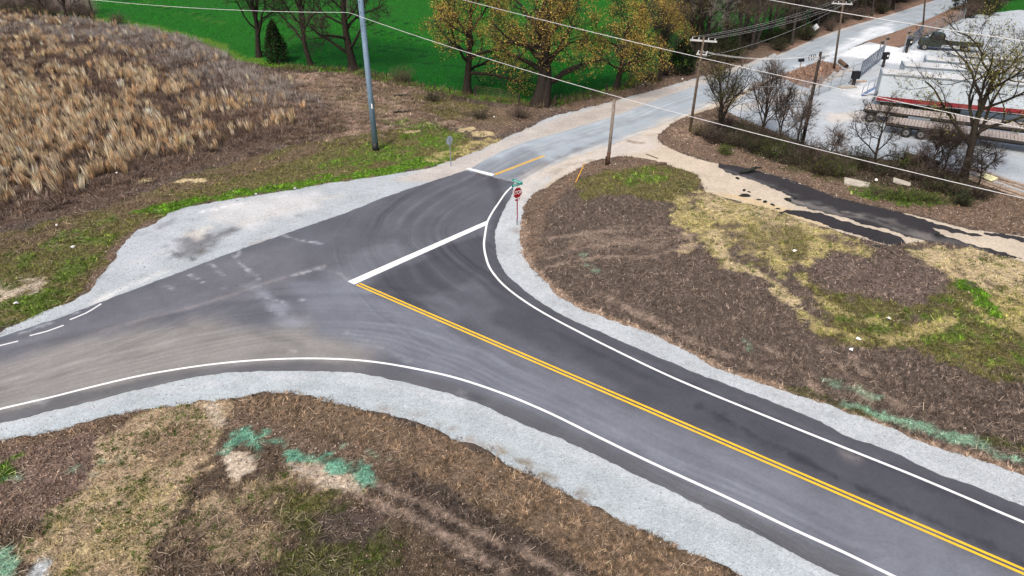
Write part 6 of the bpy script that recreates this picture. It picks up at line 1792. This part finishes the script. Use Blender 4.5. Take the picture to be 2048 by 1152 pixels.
for x, y, sx, sy, ry, lab in ((1712, 372, 2.0, .9, .12, 'tilted concrete slab half buried in green brush'), (1802, 370, 1.4, .6, .2, 'smaller concrete slab right of the tilted one'), (1556, 305, 1.2, .6, .3, 'weathered slab in the brush left of the leaning dark pole')):
    p = G(x, y); o = MB().box((0, 0, 0), (sx, sy, .14)).build('concrete_slab', M_CONC); o.location = (p[0], p[1], .22); o.rotation_euler = (.25, ry, -.35); tag(o, lab, 'slab')
def ball(x, y, r_, m, name, lab, cat):
    p = G(x, y); nn = 10
    P_ = [(p[0], p[1], .1 + r_ - r_ * math.cos(math.pi * k / 8)) for k in range(9)]
    o = MB().tube(P_, [max(.003, r_ * math.sin(math.pi * k / 8)) for k in range(9)], nn).build(name, m, None, True); return tag(o, lab, cat)
ball(1751, 365, .13, M_LITTER, 'white_ball', 'white ball among the brush below the hedge', 'ball')
# black wattles by the steel pole
for x, y, lab in ((804, 195, 'upper black straw wattle on the dead grass right of the steel pole'), (804, 228, 'lower black straw wattle on the dead grass right of the steel pole')):
    p = G(x, y); o = MB().tube([(-.95, -.05, .1), (-.4, .02, .14), (.3, 0, .13), (.95, .06, .1)], [.11, .13, .13, .10], 8).build('wattle', M_TARP, None, True)
    o.location = (p[0], p[1], gz1(p) - .03); o.rotation_euler = (0, 0, .12); tag(o, lab, 'wattle')
# black brush lump and clods on the dirt track
p = G(1500, 347); rt = thing('burnt_stump', 'black twisted stump lying on the millings track', 'stump', (p[0], p[1], 0))
MB().tube([(-.9, -.1, .1), (-.3, 0, .22), (.2, .1, .35), (.5, .1, .55)], [.10, .16, .17, .12], 7).build('log', M_TARP, rt, True)
for k in range(5): MB().tube([(.4, .1, .45), (.4 + random.uniform(-.1, .5), random.uniform(-.3, .3), random.uniform(.5, .9))], [.06, .02], 5).build('root', M_TARP, rt)
cl_me = [None, None]
for i, (x, y, s_) in enumerate(((1490, 392, 1.6), (1488, 381, .8), (1498, 384, .6), (1518, 400, .7), (1530, 404, .9), (1545, 410, .8), (1556, 418, .7), (1562, 427, .9), (1575, 400, 1.3), (1752, 494, 1.1), (1590, 398, .8), (1475, 357, .9), (1880, 472, 1.2))):
    p = G(x, y); j = i % 2
    if cl_me[j] is None: o = rock(50 + j, .22).build('asphalt_clod', M_TARP); cl_me[j] = o.data
    else: o = obj('asphalt_clod', cl_me[j])
    o.location = (p[0], p[1], 0); o.scale = (s_ * 1.4, s_, s_ * .6); o.rotation_euler = (0, 0, i)
    tag(o, 'small black asphalt clod on the sandy ground by the track', 'clod', 'black clods by the dirt track')
p = G(1322, 331); o = MB().tube([(-.5, 0, .14), (0, .03, .17), (.5, 0, .15)], [.13, .17, .12], 8).build('log', M_WOOD, None, True); o.location = (p[0], p[1], 0); o.rotation_euler = (0, 0, .1); tag(o, 'short grey log on the edge of the mound', 'log')
a_ = G(1292, 309); c_ = G(1316, 318)
tag(MB().tube([a_ + UP * .05, c_ + UP * .05], .04, 5).build('stick', M_WOOD), 'thin stick lying on the sandy track', 'stick')
rl = [(1122, 222), (1098, 224), (1140, 217)]
for i in range(6):
    p = G(1085 + i * 9 + random.uniform(-3, 3), 224 + random.uniform(-4, 3)); an = random.uniform(0, 3)
    tag(MB().tube([(p[0], p[1], .1), (p[0] + math.cos(an) * .8, p[1] + math.sin(an) * .8, .14)], .05, 5).build('broken_branch', M_WOODL), 'broken pale branch at the foot of the largest oak', 'branch', 'broken branches under the largest oak')
# litter
for i, (x, y) in enumerate(((115, 455), (148, 500), (35, 613), (235, 350), (512, 390), (1290, 167), (1285, 172), (1231, 332), (1700, 705), (1715, 685), (1588, 505), (1775, 645), (1365, 160), (988, 238), (590, 378), (1182, 195), (1060, 398))):
    p = G(x, y); o = MB().add(np.array([(-.12, -.08, .02), (.13, -.09, .08), (.10, .1, .03), (-.1, .08, .09), (0, 0, .13)]) * random.uniform(.6, 1.3), (), [(0, 1, 4), (1, 2, 4), (2, 3, 4), (3, 0, 4)]).build('litter', M_LITTER)
    o.location = (p[0], p[1], gz1(p) + .02); o.rotation_euler = (0, 0, i * 1.3); tag(o, 'scrap of white litter on the ground', 'litter', 'white litter scraps')

tick('end')
